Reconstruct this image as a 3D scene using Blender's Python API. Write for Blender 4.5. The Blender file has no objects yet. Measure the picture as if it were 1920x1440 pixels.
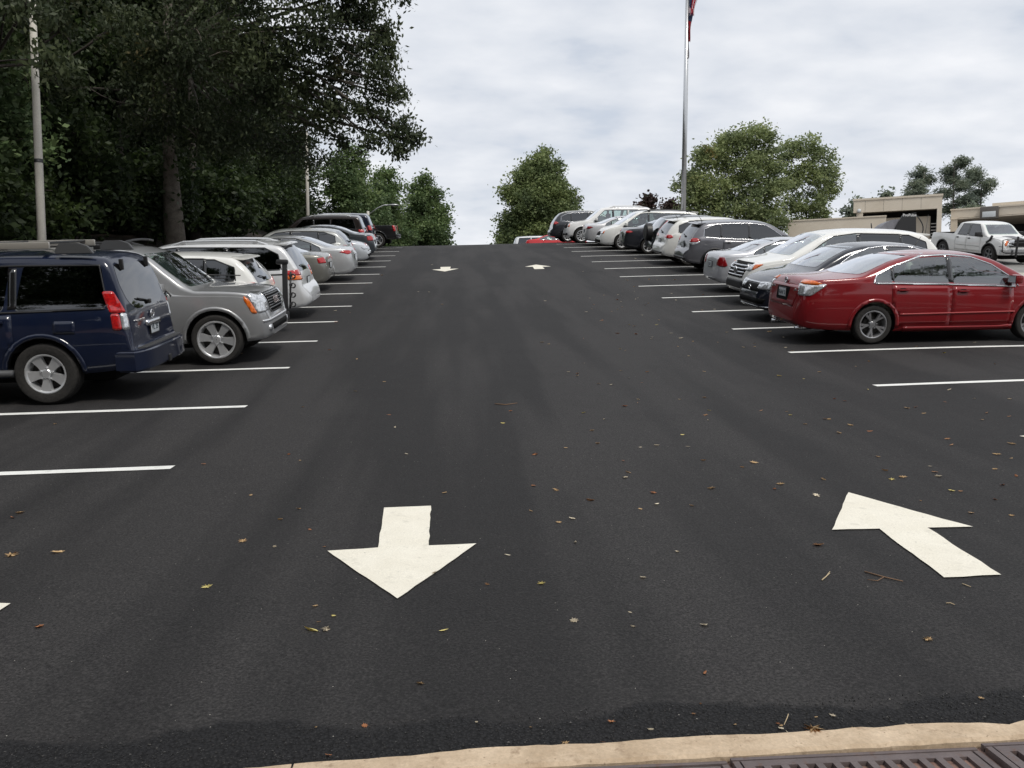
import bpy, bmesh, math, random
import numpy as np
from mathutils import Vector, Matrix
from mathutils.bvhtree import BVHTree

R = math.radians
sc = bpy.context.scene
col = sc.collection
random.seed(7)
rng = np.random.default_rng(11)

# ------------------------------------------------------------------ camera
CAMZ = 1.55
YAW, PITCH, FPX = 0.07166, -0.07085, 1550.0
cam = bpy.data.cameras.new('camera')
cam.sensor_fit = 'HORIZONTAL'; cam.sensor_width = 36.0
cam.lens = FPX / 1920.0 * 36.0
cam.clip_start = 0.05; cam.clip_end = 6000
camo = bpy.data.objects.new('camera', cam); col.objects.link(camo)
camo.location = (0, 0, CAMZ)
camo.rotation_euler = (math.pi/2 + PITCH, 0, -YAW)
sc.camera = camo

# ------------------------------------------------------------------ world and sun
SUN_EL, SUN_ROT = R(54), R(152)
sc.view_settings.view_transform = 'Standard'
sc.view_settings.look = 'None'
sc.view_settings.exposure = 0.38
sc.view_settings.gamma = 1.0
sc.render.engine = 'CYCLES'
w = bpy.data.worlds.new("World"); sc.world = w; w.use_nodes = True
nt = w.node_tree; nt.nodes.clear()
def WN(t, **k):
    n = nt.nodes.new(t)
    for a, b in k.items(): setattr(n, a, b)
    return n
out = WN('ShaderNodeOutputWorld')
sky = WN('ShaderNodeTexSky', sky_type='NISHITA', sun_disc=False)
sky.sun_elevation = SUN_EL; sky.sun_rotation = SUN_ROT
sky.air_density = 1.0; sky.dust_density = 1.5
bg1 = WN('ShaderNodeBackground'); bg1.inputs[1].default_value = 0.10
nt.links.new(sky.outputs[0], bg1.inputs[0])
tc = WN('ShaderNodeTexCoord'); sep = WN('ShaderNodeSeparateXYZ')
nt.links.new(tc.outputs['Generated'], sep.inputs[0])
def M(op, a, b=None):
    n = WN('ShaderNodeMath', operation=op)
    for i, v in enumerate((a, b)):
        if v is None: continue
        if isinstance(v, (int, float)): n.inputs[i].default_value = v
        else: nt.links.new(v, n.inputs[i])
    return n.outputs[0]
zz = M('ADD', M('MAXIMUM', sep.outputs[2], 0.0), 0.22)
cx = M('DIVIDE', sep.outputs[0], zz); cy = M('DIVIDE', sep.outputs[1], zz)
cmb = WN('ShaderNodeCombineXYZ'); nt.links.new(cx, cmb.inputs[0]); nt.links.new(cy, cmb.inputs[1])
n1 = WN('ShaderNodeTexNoise'); n1.inputs['Scale'].default_value = 0.7; n1.inputs['Detail'].default_value = 6; n1.inputs['Roughness'].default_value = 0.5
n2 = WN('ShaderNodeTexNoise'); n2.inputs['Scale'].default_value = 3.6; n2.inputs['Detail'].default_value = 7; n2.inputs['Roughness'].default_value = 0.5
mp = WN('ShaderNodeMapping'); mp.inputs['Location'].default_value = (3.1, 1.7, 0); mp.inputs['Scale'].default_value = (1.15, 1.5, 1)
nt.links.new(cmb.outputs[0], mp.inputs[0])
nt.links.new(mp.outputs[0], n1.inputs['Vector']); nt.links.new(mp.outputs[0], n2.inputs['Vector'])
# cloud brightness
r1 = WN('ShaderNodeValToRGB'); e = r1.color_ramp.elements
e[0].position = 0.33; e[0].color = (0.51, 0.545, 0.605, 1); e[1].position = 0.66; e[1].color = (0.72, 0.73, 0.755, 1)
mixn = M('ADD', M('MULTIPLY', n1.outputs[0], 0.35), M('MULTIPLY', n2.outputs[0], 0.65))
nt.links.new(mixn, r1.inputs[0])
bg2 = WN('ShaderNodeBackground'); bg2.inputs[1].default_value = 1.0
nt.links.new(r1.outputs[0], bg2.inputs[0])
r2 = WN('ShaderNodeValToRGB'); e = r2.color_ramp.elements
e[0].position = 0.22; e[0].color = (0.7,)*3 + (1,); e[1].position = 0.40; e[1].color = (0.97,)*3 + (1,)
nt.links.new(mixn, r2.inputs[0])
mx = WN('ShaderNodeMixShader')
nt.links.new(r2.outputs[0], mx.inputs[0]); nt.links.new(bg1.outputs[0], mx.inputs[1]); nt.links.new(bg2.outputs[0], mx.inputs[2])
nt.links.new(mx.outputs[0], out.inputs[0])

sl = bpy.data.lights.new('sun', 'SUN'); sl.energy = 1.7; sl.angle = R(14); sl.color = (1.0, 0.95, 0.87)
so = bpy.data.objects.new('sun', sl); col.objects.link(so)
# Nishita: rotation 0 looks along +Y, clockwise
sd = Vector((math.sin(SUN_ROT)*math.cos(SUN_EL), math.cos(SUN_ROT)*math.cos(SUN_EL), math.sin(SUN_EL)))
so.rotation_euler = sd.to_track_quat('Z', 'Y').to_euler()

# ------------------------------------------------------------------ terrain
PY = np.array([-400, -30, 0, 3, 4.5, 5.5, 6.5, 7.67, 10.41, 13.15, 15.89, 18.63, 21.37, 24.11, 26.85, 29.59, 32.33, 35.07, 37.81, 40.55, 43.29, 48, 52, 56, 60, 65, 80, 120, 400, 3000.])
PZ = np.array([-1.6, -1.6, -1.55, -1.49, -1.45, -1.41, -1.34, -1.23, -.94, -.60, -.235, .145, .55, .98, 1.415, 1.86, 2.31, 2.75, 3.19, 3.62, 4.05, 4.585, 4.90, 4.98, 4.90, 4.85, 4.7, 4.0, -12, -60.])
def pchip(xs, ys):
    xs = np.asarray(xs, float); ys = np.asarray(ys, float)
    h = np.diff(xs); d = np.diff(ys)/h; m = np.zeros(len(xs))
    for i in range(1, len(xs)-1):
        if d[i-1]*d[i] > 0:
            w1 = 2*h[i]+h[i-1]; w2 = h[i]+2*h[i-1]
            m[i] = (w1+w2)/(w1/d[i-1]+w2/d[i])
    m[0] = d[0]; m[-1] = d[-1]
    def f(x):
        x = np.clip(x, xs[0], xs[-1]); i = np.clip(np.searchsorted(xs, x)-1, 0, len(xs)-2)
        t = (x-xs[i])/h[i]
        return ys[i]*(1+2*t)*(1-t)**2 + h[i]*m[i]*t*(1-t)**2 + ys[i+1]*t*t*(3-2*t) + h[i]*m[i+1]*t*t*(t-1)
    return f
prof = pchip(PY, PZ)
crossf = pchip([-3000, -200, -60, -8.6, 0, 11.2, 13, 16, 22, 27, 60, 200, 3000], [-8, -4, -1.5, -.224, 0, .29, -.1, -.62, -.55, -.30, -.9, -4, -20])
def smooth(t):
    t = np.clip(t, 0, 1); return t*t*(3-2*t)
def gz(X, Y):
    X = np.asarray(X, float); Y = np.asarray(Y, float)
    return CAMZ + prof(Y) + crossf(X)*np.clip(Y/6.0, 0.35, 1)
def bank(X, Y):
    return 1.45*smooth((-8.9-X)/3.4) + 0.5*smooth((-12-X)/10) + 3.2*smooth((-19-X)/16)*smooth((Y-10)/12)
def g(X, Y):
    return float(gz(X, Y))
def ray(px, py):
    th, ph = YAW, PITCH
    fw = np.array([math.sin(th)*math.cos(ph), math.cos(th)*math.cos(ph), math.sin(ph)])
    r = np.array([math.cos(th), -math.sin(th), 0]); u = np.cross(r, fw)
    return fw + r*(px-960)/FPX - u*(py-720)/FPX
def at(px, py, Y):                     # photograph pixel and distance -> point of the place
    d = ray(px, py); return Vector((d[0]*Y/d[1], Y, CAMZ + d[2]*Y/d[1]))
def onground(px, py):
    d = ray(px, py); d = d/d[1]; lo, hi = 0.5, 60.0
    Y = 0.5
    while Y < 60:
        if CAMZ + d[2]*Y < g(d[0]*Y, Y): break
        Y += 0.05
    for _ in range(12):
        m_ = Y-0.025
        if CAMZ + d[2]*m_ < g(d[0]*m_, m_): Y = m_
        else: break
    return Vector((d[0]*Y, Y, g(d[0]*Y, Y)))

# ------------------------------------------------------------------ materials
MATS = {}
def mat(name, color, rough=0.5, metal=0.0, coat=0.0, noise=None, bump=None, spec=0.5, emis=None, coatr=0.04):
    if name in MATS: return MATS[name]
    m = bpy.data.materials.new(name); m.use_nodes = True; MATS[name] = m
    t = m.node_tree; b = t.nodes['Principled BSDF']
    b.inputs['Base Color'].default_value = (*color, 1); b.inputs['Roughness'].default_value = rough
    b.inputs['Metallic'].default_value = metal; b.inputs['Coat Weight'].default_value = coat
    b.inputs['Coat Roughness'].default_value = coatr
    b.inputs['Specular IOR Level'].default_value = spec
    if emis: b.inputs['Emission Color'].default_value = (*emis[0], 1); b.inputs['Emission Strength'].default_value = emis[1]
    if noise or bump:
        tcx = t.nodes.new('ShaderNodeTexCoord')
    if noise:                       # (scale, color2, detail)
        n = t.nodes.new('ShaderNodeTexNoise'); n.inputs['Scale'].default_value = noise[0]; n.inputs['Detail'].default_value = noise[2]
        t.links.new(tcx.outputs['Object'], n.inputs['Vector'])
        rp = t.nodes.new('ShaderNodeValToRGB'); rp.color_ramp.elements[0].position = 0.35; rp.color_ramp.elements[1].position = 0.65
        rp.color_ramp.elements[0].color = (*color, 1); rp.color_ramp.elements[1].color = (*noise[1], 1)
        t.links.new(n.outputs[0], rp.inputs[0]); t.links.new(rp.outputs[0], b.inputs['Base Color'])
    if bump:                        # (scale, strength, distance)
        n = t.nodes.new('ShaderNodeTexNoise'); n.inputs['Scale'].default_value = bump[0]; n.inputs['Detail'].default_value = 4
        t.links.new(tcx.outputs['Object'], n.inputs['Vector'])
        bp = t.nodes.new('ShaderNodeBump'); bp.inputs['Strength'].default_value = bump[1]; bp.inputs['Distance'].default_value = bump[2]
        t.links.new(n.outputs[0], bp.inputs['Height']); t.links.new(bp.outputs[0], b.inputs['Normal'])
    return m
def paint(name, color, metal=0.0, rough=0.4):
    n2c = tuple(c*0.9+0.006 for c in color)
    m = mat(name, color, rough, metal, 1.0, noise=(2.2, n2c, 3), coatr=0.05, spec=0.15)
    return m
def glassm(name, tint, refl=1.0):
    if name in MATS: return MATS[name]
    m = bpy.data.materials.new(name); m.use_nodes = True; MATS[name] = m
    t = m.node_tree; t.nodes.clear()
    o = t.nodes.new('ShaderNodeOutputMaterial'); tr = t.nodes.new('ShaderNodeBsdfTransparent'); tr.inputs[0].default_value = (*tint, 1)
    gl = t.nodes.new('ShaderNodeBsdfGlossy'); gl.inputs['Roughness'].default_value = 0.02; gl.inputs[0].default_value = (0.95, 0.97, 1, 1)
    fr = t.nodes.new('ShaderNodeFresnel'); fr.inputs[0].default_value = 1.62
    mu = t.nodes.new('ShaderNodeMath'); mu.operation = 'MULTIPLY_ADD'; mu.inputs[1].default_value = 1.1*refl; mu.inputs[2].default_value = 0.03*refl; mu.use_clamp = True
    mxx = t.nodes.new('ShaderNodeMixShader')
    t.links.new(fr.outputs[0], mu.inputs[0]); t.links.new(mu.outputs[0], mxx.inputs[0])
    t.links.new(tr.outputs[0], mxx.inputs[1]); t.links.new(gl.outputs[0], mxx.inputs[2]); t.links.new(mxx.outputs[0], o.inputs[0])
    return m
BLACK = mat('black_plastic', (0.014, 0.014, 0.015), 0.45)
SEAM = mat('gap_black', (0.008, 0.008, 0.008), 0.8, spec=0.1)
TRIMG = mat('grey_plastic', (0.07, 0.072, 0.075), 0.5)
RUBBER = mat('tyre_rubber', (0.022, 0.021, 0.02), 0.85, noise=(30, (0.035, 0.033, 0.031), 3), spec=0.3)
CHROME = mat('chrome', (0.62, 0.63, 0.65), 0.22, 1.0)
ALLOY = mat('alloy', (0.70, 0.71, 0.72), 0.34, 0.7)
ALLOYD = mat('alloy_dark', (0.16, 0.165, 0.17), 0.35, 0.8)
REDL = mat('red_lens', (0.50, 0.012, 0.012), 0.12, 0, 1.0, noise=(35, (0.30, 0.008, 0.01), 1))
AMBER = mat('amber_lens', (0.75, 0.16, 0.015), 0.12, 0, 1.0, noise=(40, (0.55, 0.11, 0.01), 1))
CLEARL = mat('clear_lens', (0.42, 0.44, 0.46), 0.10, 0.55, 1.0, noise=(28, (0.75, 0.77, 0.8), 2))
GL_DARK = glassm('glass_privacy', (0.025, 0.027, 0.03), 1.15)
GL_MID = glassm('glass_tinted', (0.30, 0.37, 0.36), 1.7)
GL_CLEAR = glassm('glass_clear', (0.72, 0.85, 0.80), 2.2)
GL_SOLID = mat('glass_solid_dark', (0.012, 0.014, 0.017), 0.04, 0, 1.0)
CLOTH = mat('seat_cloth', (0.16, 0.15, 0.14), 0.9)
CLOTHL = mat('seat_cloth_light', (0.60, 0.56, 0.49), 0.9)
PLATEM = mat('plate_white', (0.62, 0.64, 0.64), 0.4, noise=(30, (0.5, 0.54, 0.58), 2))
INK = mat('plate_ink', (0.03, 0.05, 0.06), 0.5)

# ------------------------------------------------------------------ object helpers
def link(name, me, m=None, parent=None, smoothang=None):
    o = bpy.data.objects.new(name, me); col.objects.link(o)
    if m is not None:
        for mm in (m if isinstance(m, (list, tuple)) else [m]): me.materials.append(mm)
    if parent is not None: o.parent = parent
    return o
def sharpen(bm, ang=33):
    c = R(ang)
    for f in bm.faces: f.smooth = True
    for e_ in bm.edges:
        if len(e_.link_faces) == 2:
            try: a = e_.calc_face_angle()
            except ValueError: a = 0
            if a > c: e_.smooth = False
def obj(name, bm, m=None, parent=None, ang=33):
    if ang: sharpen(bm, ang)
    me = bpy.data.meshes.new(name); bm.to_mesh(me); bm.free()
    return link(name, me, m, parent)
def empty(name, loc=(0, 0, 0), parent=None):
    o = bpy.data.objects.new(name, None); col.objects.link(o); o.location = loc; o.empty_display_size = 0.2
    if parent is not None: o.parent = parent
    return o
def tag(o, label, cat, group=None, kind=None):
    o['label'] = label; o['category'] = cat
    if group: o['group'] = group
    if kind: o['kind'] = kind
    return o
def box(bm, c, s, rot=None, bev=0.0, taper=None):
    r = bmesh.ops.create_cube(bm, size=1.0); vs = r['verts']
    for v in vs:
        v.co.x *= s[0]; v.co.y *= s[1]; v.co.z *= s[2]
        if taper and v.co.z > 0: v.co.x *= taper[0]; v.co.y *= taper[1]
    if bev > 0:
        es = list({e_ for v in vs for e_ in v.link_edges})
        rr = bmesh.ops.bevel(bm, geom=es, offset=bev, segments=2, affect='EDGES', profile=0.6)
        vs = list({v for f in rr['faces'] for v in f.verts} | {v for v in vs if v.is_valid})
    if rot is not None: bmesh.ops.rotate(bm, verts=vs, cent=(0, 0, 0), matrix=rot)
    bmesh.ops.translate(bm, verts=vs, vec=Vector(c))
    return vs
def tube(bm, pts, rad, n=8, cap=True):
    pts = [Vector(p) for p in pts]; rs = rad if isinstance(rad, (list, tuple)) else [rad]*len(pts)
    rings = []; up = Vector((0, 0, 1))
    prev = None
    for i, p in enumerate(pts):
        d = (pts[min(i+1, len(pts)-1)] - pts[max(i-1, 0)]).normalized()
        if prev is None:
            a = up if abs(d.z) < 0.9 else Vector((1, 0, 0)); s_ = d.cross(a).normalized()
        else:
            s_ = (prev - d*prev.dot(d)).normalized()
        prev = s_; t_ = d.cross(s_)
        rings.append([bm.verts.new(p + (s_*math.cos(2*math.pi*k/n) + t_*math.sin(2*math.pi*k/n))*rs[i]) for k in range(n)])
    for a, b in zip(rings, rings[1:]):
        for k in range(n): bm.faces.new((a[k], a[(k+1) % n], b[(k+1) % n], b[k]))
    if cap:
        bm.faces.new(rings[0][::-1]); bm.faces.new(rings[-1])
def lathe(bm, prof_, n=32, axis='Y', c=(0, 0, 0)):
    # prof_ list of (r, h); revolve about axis
    rings = []
    for r_, h_ in prof_:
        ring = []
        for k in range(n):
            a = 2*math.pi*k/n; u, v = r_*math.cos(a), r_*math.sin(a)
            p = {'Y': (u, h_, v), 'Z': (u, v, h_), 'X': (h_, u, v)}[axis]
            ring.append(bm.verts.new((p[0]+c[0], p[1]+c[1], p[2]+c[2])))
        rings.append(ring)
    for a, b in zip(rings, rings[1:]):
        for k in range(n): bm.faces.new((a[k], a[(k+1) % n], b[(k+1) % n], b[k]))
    return rings
def prism(bm, poly, lo, hi, axis):
    # poly 2D, extruded along axis between lo and hi
    def P(a, b, h): return {'Y': (a, h, b), 'X': (h, a, b), 'Z': (a, b, h)}[axis]
    A = [bm.verts.new(P(a, b, lo)) for a, b in poly]; B = [bm.verts.new(P(a, b, hi)) for a, b in poly]
    f = [bm.faces.new(A), bm.faces.new(B[::-1])]
    n = len(poly)
    for i in range(n): f.append(bm.faces.new((A[i], B[i], B[(i+1) % n], A[(i+1) % n])))
    bmesh.ops.recalc_face_normals(bm, faces=f)
def rpoly(pts, r=0.05, n=4):
    out_ = []; N = len(pts)
    for i in range(N):
        p0, p1, p2 = Vector(pts[i-1]), Vector(pts[i]), Vector(pts[(i+1) % N])
        d0, d1 = (p0-p1), (p2-p1); rr = min(r, d0.length*0.45, d1.length*0.45)
        a, b = p1+d0.normalized()*rr, p1+d1.normalized()*rr
        for k in range(n+1):
            t_ = k/n; q = a*(1-t_)**2 + p1*2*t_*(1-t_) + b*t_*t_
            out_.append((q.x, q.y))
    return out_
def textmesh(name, s, size, m, parent, mw, extrude=0.002, bold=True, space=1.0):
    cu = bpy.data.curves.new(name, 'FONT'); cu.body = s; cu.size = size; cu.extrude = extrude; cu.align_x = 'CENTER'; cu.align_y = 'CENTER'
    cu.offset = 0.012*size if bold else 0; cu.space_character = space; cu.resolution_u = 2
    to = bpy.data.objects.new(name, cu); col.objects.link(to)
    dg = bpy.context.evaluated_depsgraph_get(); me = bpy.data.meshes.new_from_object(to.evaluated_get(dg))
    bpy.data.objects.remove(to); me.transform(mw); me.name = name
    me.materials.clear()
    return link(name, me, m, parent)
# ------------------------------------------------------------------ cars
def apply_bool(o, cutters):
    for c in cutters:
        md = o.modifiers.new('cut', 'BOOLEAN'); md.object = c; md.operation = 'DIFFERENCE'; md.solver = 'MANIFOLD'; md.material_mode = 'TRANSFER'
    bpy.context.view_layer.update(); dg = bpy.context.evaluated_depsgraph_get()
    me = bpy.data.meshes.new_from_object(o.evaluated_get(dg))
    o.modifiers.clear()
    for c in cutters:
        m_ = c.data; bpy.data.objects.remove(c); bpy.data.meshes.remove(m_)
    if len(me.polygons) < 50: print('BOOL FAIL', o.name); return
    o.data = me
    bm = bmesh.new(); bm.from_mesh(me); sharpen(bm, 38); bm.to_mesh(me); bm.free()

class Shape:
    def __init__(s, T, sx=1, sy=1, sz=1):
        f = lambda P: pchip([p[0]*sx for p in P], [p[1] for p in P])
        s.T = T; s.L = T['L']*sx; s.W = T['W']*sy; s.sx, s.sy, s.sz = sx, sy, sz
        tf, bf, of, pf = f(T['top']), f(T['belt']), f(T['bot']), f(T['plan'])
        s.top = lambda x: tf(x)*sz; s.belt = lambda x: bf(x)*sz; s.bot = lambda x: of(x)*sz; s.plan = lambda x: pf(x)*sy
        s.tum = T.get('tum', 0.33)
    def ring(s, x, inset=0.0, dtop=0.0, zbot=None):
        zt = float(s.top(x))-dtop; zb = float(s.bot(x)) if zbot is None else zbot
        w_ = max(float(s.plan(x))-inset, 0.3); bl = min(float(s.belt(x)), zt-0.025); bl = max(bl, zb+0.05)
        zt = max(zt, bl+0.025)
        zw = zb+(bl-zb)*0.58
        P = [(0, zb), (w_*0.5, zb), (w_-0.16, zb), (w_-0.07, zb+0.012)]
        z0 = zb+0.05*min(1, (bl-zb)/0.3)
        for u in np.linspace(0, 1, 9):
            z = z0+(bl-z0)*u
            y = w_ - 0.05*max(0, (zw-z)/(zw-zb))**2 - 0.04*max(0, (z-zw)/(bl-zw))**2
            P.append((y, z))
        h = zt-bl; yb = w_-0.04; sh = 0.02*min(1, h/0.2)
        cr = min(0.06, 0.35*h); zc = zt-cr; r_ = min(0.09, 0.5*max(zc-bl, 0.001))
        Y = lambda z: yb-sh-s.tum*(z-bl)-0.06*((z-bl))**2
        for u in np.linspace(0.12, 1, 6):
            z = bl+(zc-r_-bl)*u; P.append((Y(z), z))
        yc = Y(zc); ye = yc-r_*1.1
        Z = lambda y: zt-cr*(y/yc)**2*1.0
        a, b, c_ = Vector((Y(zc-r_), zc-r_)), Vector((yc, zc+0.008)), Vector((ye, Z(ye)))
        for t_ in (0.25, 0.5, 0.75, 1.0): q = a*(1-t_)**2+b*2*t_*(1-t_)+c_*t_*t_; P.append((q.x, q.y))
        for k in (0.8, 0.6, 0.4, 0.2, 0.0): P.append((ye*k, Z(ye*k)))
        return P
    def mesh(s, xs, **k):
        bm = bmesh.new(); rings = []
        for x in xs:
            P = s.ring(x, **k); pts = P + [(-y, z) for y, z in P[-2:0:-1]]
            rings.append([bm.verts.new((x-s.L/2, y, z)) for y, z in pts])
        n = len(rings[0])
        for a, b in zip(rings, rings[1:]):
            for i in range(n): bm.faces.new((a[i], a[(i+1) % n], b[(i+1) % n], b[i]))
        bm.faces.new(rings[0][::-1]); bm.faces.new(rings[-1])
        bmesh.ops.recalc_face_normals(bm, faces=bm.faces[:])
        return bm
    def stations(s, d=0.07):
        xs = sorted({round(p[0]*s.sx, 4) for p in s.T['top']} | {round(p[0]*s.sx, 4) for p in s.T['plan']}); o_ = [xs[0]]
        for a, b in zip(xs, xs[1:]):
            n = max(1, int(math.ceil(math.hypot(b-a, float(s.top(b)-s.top(a)))/d)))
            for k in range(1, n+1): o_.append(a+(b-a)*k/n)
        return o_

AX = {'L': ((0, 1, 0), lambda a, b: (a, 3, b)), 'R': ((0, -1, 0), lambda a, b: (a, -3, b)),
      'F': ((1, 0, 0), lambda a, b: (5, a, b)), 'B': ((-1, 0, 0), lambda a, b: (-5, a, b)), 'T': ((0, 0, 1), lambda a, b: (a, b, 4))}
def corner_axis(code, hl, hw):
    fx = 1 if code[0] == 'F' else -1; sy_ = 1 if code[1] == 'L' else -1
    d = Vector((fx, sy_, 0)).normalized(); t_ = Vector((-fx, sy_, 0)).normalized(); base = Vector((fx*hl, sy_*hw, 0))
    # u grows toward the flank, z is height; u = 0 at the corner of the bounding box
    return d, (lambda a, b: tuple(base + d*2.0 + t_*a*(1) + Vector((0, 0, b)))), (fx*sy_ < 0)
def decal(bm, bvh, poly, axis, off=0.004, thick=0.012, grid=0.06):
    """lay a polygon (x-z for L/R, y-z for F/B, x-y for T) on the body surface, with a rim"""
    if isinstance(axis, tuple): d, P, flip = corner_axis(*axis)
    else: d, P = AX[axis]; d = Vector(d); flip = axis in ('L', 'B')
    b2 = bmesh.new(); b2.faces.new([b2.verts.new((a, b, 0)) for a, b in poly])
    xs = [p[0] for p in poly]; ys = [p[1] for p in poly]
    for lo, hi, no in ((min(xs), max(xs), (1, 0, 0)), (min(ys), max(ys), (0, 1, 0))):
        n = int((hi-lo)/grid)
        for k in range(1, n+1):
            c = lo+(hi-lo)*k/(n+1)
            bmesh.ops.bisect_plane(b2, geom=b2.verts[:]+b2.edges[:]+b2.faces[:], plane_co=(no[0]*c, no[1]*c, 0), plane_no=no, dist=1e-5)
    bmesh.ops.triangulate(b2, faces=[f for f in b2.faces if len(f.verts) > 4])
    res = {}; last = None; pend = []
    for v in b2.verts:
        o_ = Vector(P(v.co.x, v.co.y)); hit, no, _, _ = bvh.ray_cast(o_, -d)
        if hit is None:
            pend.append(v); continue
        if no.dot(d) < 0: no = -no
        nn = (no + d*0.35).normalized(); res[v] = (hit, nn)
    if not res: b2.free(); return
    if pend: bmesh.ops.delete(b2, geom=pend, context='VERTS')
    new = {v: bm.verts.new(h+nn*off) for v, (h, nn) in res.items()}
    low = {}
    for f in b2.faces:
        vs = [new[v] for v in f.verts]
        if flip: vs = vs[::-1]
        try: bm.faces.new(vs)
        except ValueError: pass
    if thick > 0:
        for e_ in b2.edges:
            if len(e_.link_faces) == 1:
                a, b = e_.verts
                for v in (a, b):
                    if v not in low: low[v] = bm.verts.new(new[v].co - res[v][1]*thick)
                l = e_.link_loops[0]; a, b = l.vert, l.link_loop_next.vert
                q = (new[b], new[a], low[a], low[b])
                try: bm.faces.new(q[::-1] if flip else q)
                except ValueError: pass
    b2.free()
def dobjs(name, bvh, items, m, parent, **k):
    for it in items: dobj(name, bvh, [it], m, parent, **k)
def dobj(name, bvh, items, m, parent, **k):
    bm = bmesh.new()
    for poly, ax in items: decal(bm, bvh, poly, ax, **k)
    if not bm.faces: bm.free(); return None
    return obj(name, bm, m, parent, 40)
def strip(pts, wd):
    """a thin polygon following a polyline"""
    L_, R_ = [], []
    for i, p in enumerate(pts):
        p = Vector(p); d = (Vector(pts[min(i+1, len(pts)-1)])-Vector(pts[max(i-1, 0)])).normalized(); n = Vector((-d.y, d.x))*wd/2
        L_.append(tuple(p+n)); R_.append(tuple(p-n))
    return L_+R_[::-1]

WHEELS = {}
def wheel_parts(style, Rt, Wd):
    """meshes for hub, tyre, rim; axis along local +Y (outer face)"""
    key = (style, round(Rt, 3), round(Wd, 3))
    if key in WHEELS: return WHEELS[key]
    nsp, rimf, mm, sw = {'six': (5, 0.62, ALLOY, 0.62), 'sixchrome': (6, 0.72, ALLOY, 0.52), 'split': (10, 0.69, mat('alloy_grey', (.40, .40, .41), .28, .8), 0.20), 'five': (5, 0.66, ALLOY, 0.36),
                         'ten': (10, 0.68, ALLOY, 0.22), 'cover': (8, 0.62, ALLOY, 0.40), 'dark': (5, 0.62, ALLOYD, 0.4)}[style]
    Rr = Rt*rimf; h = Wd/2
    bm = bmesh.new()
    lathe(bm, [(Rr*0.97, -h*0.85), (Rr*1.0, -h*0.95), (Rt*0.90, -h), (Rt*0.97, -h*0.86), (Rt, -h*0.6), (Rt*0.985, -h*0.32), (Rt, -h*0.25), (Rt, h*0.25), (Rt*0.985, h*0.32), (Rt, h*0.6), (Rt*0.97, h*0.86), (Rt*0.92, h*0.98), (Rt*0.85, h*1.0), (Rr*1.08, h*0.97), (Rr*1.02, h*0.9), (Rr*0.97, h*0.8)], 40)
    bmesh.ops.recalc_face_normals(bm, faces=bm.faces[:]); sharpen(bm, 30); ty = bpy.data.meshes.new('tyre'); bm.to_mesh(ty); bm.free(); ty.materials.append(RUBBER)
    bm = bmesh.new()
    lathe(bm, [(Rr*0.99, -h*0.6), (Rr*0.99, h*0.72), (Rr*1.035, h*0.80), (Rr*1.045, h*0.93), (Rr*1.0, h*0.95), (Rr*0.95, h*0.90), (Rr*0.93, h*0.75), (Rr*0.90, h*0.60), (Rr*0.86, -h*0.2)], 40)
    # spokes
    for k in range(nsp):
        if style == 'split': a0 = 2*math.pi*(k//2)/5 + (0.17 if k % 2 else -0.17); ain = 2*math.pi*(k//2)/5 + (0.30 if k % 2 else -0.30)*0
        else: a0 = 2*math.pi*k/nsp; ain = a0
        pts = []
        ri, ro = Rr*0.12, Rr*0.955
        for (rad, wd, hy) in ((ri, sw*0.62, h*0.62), (Rr*0.5, sw*0.62, h*0.70), (ro, sw*0.95, h*0.78)):
            t_ = (rad-ri)/(ro-ri); a = ain*(1-t_)+a0*t_ if style == 'split' else a0
            ww = wd*Rr*0.5
            ca, sa = math.cos(a), math.sin(a)
            pts.append([(rad*ca-ww*sa, hy, rad*sa+ww*ca), (rad*ca+ww*sa, hy, rad*sa-ww*ca), (rad*ca+ww*1.1*sa, hy-h*0.35, rad*sa-ww*1.1*ca), (rad*ca-ww*1.1*sa, hy-h*0.35, rad*sa+ww*1.1*ca)])
        rg = [[bm.verts.new(p) for p in q] for q in pts]
        for a_, b_ in zip(rg, rg[1:]):
            for i in range(4): bm.faces.new((a_[i], a_[(i+1) % 4], b_[(i+1) % 4], b_[i]))
        bm.faces.new(rg[0]); bm.faces.new(rg[-1][::-1])
    bmesh.ops.recalc_face_normals(bm, faces=bm.faces[:])
    lathe(bm, [(Rr*0.24, h*0.3), (Rr*0.24, h*0.72), (Rr*0.20, h*0.80), (Rr*0.02, h*0.82)], 20)
    for k in range(5 if nsp != 6 else 6):
        a = 2*math.pi*(k+0.5)/(5 if nsp != 6 else 6); lathe(bm, [(0.013, h*0.5), (0.013, h*0.84), (0.004, h*0.86)], 8, c=(Rr*0.30*math.cos(a), 0, Rr*0.30*math.sin(a)))
    bmesh.ops.recalc_face_normals(bm, faces=bm.faces[:])
    sharpen(bm, 28); ri_ = bpy.data.meshes.new('rim'); bm.to_mesh(ri_); bm.free(); ri_.materials.append(mm)
    bm = bmesh.new()
    rg = lathe(bm, [(Rr*0.9, -h*0.5), (Rr*0.9, -h*0.1), (0.04, -h*0.05)], 24)
    rg2 = lathe(bm, [(Rr*0.62, -h*0.1), (Rr*0.62, h*0.12), (0.05, h*0.14)], 24)
    bmesh.ops.recalc_face_normals(bm, faces=bm.faces[:]); sharpen(bm, 28); hb = bpy.data.meshes.new('wheel'); bm.to_mesh(hb); bm.free(); hb.materials.append(mat('brake_iron', (0.05, 0.048, 0.045), 0.6, 0.4))
    WHEELS[key] = (hb, ty, ri_); return WHEELS[key]
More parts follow.
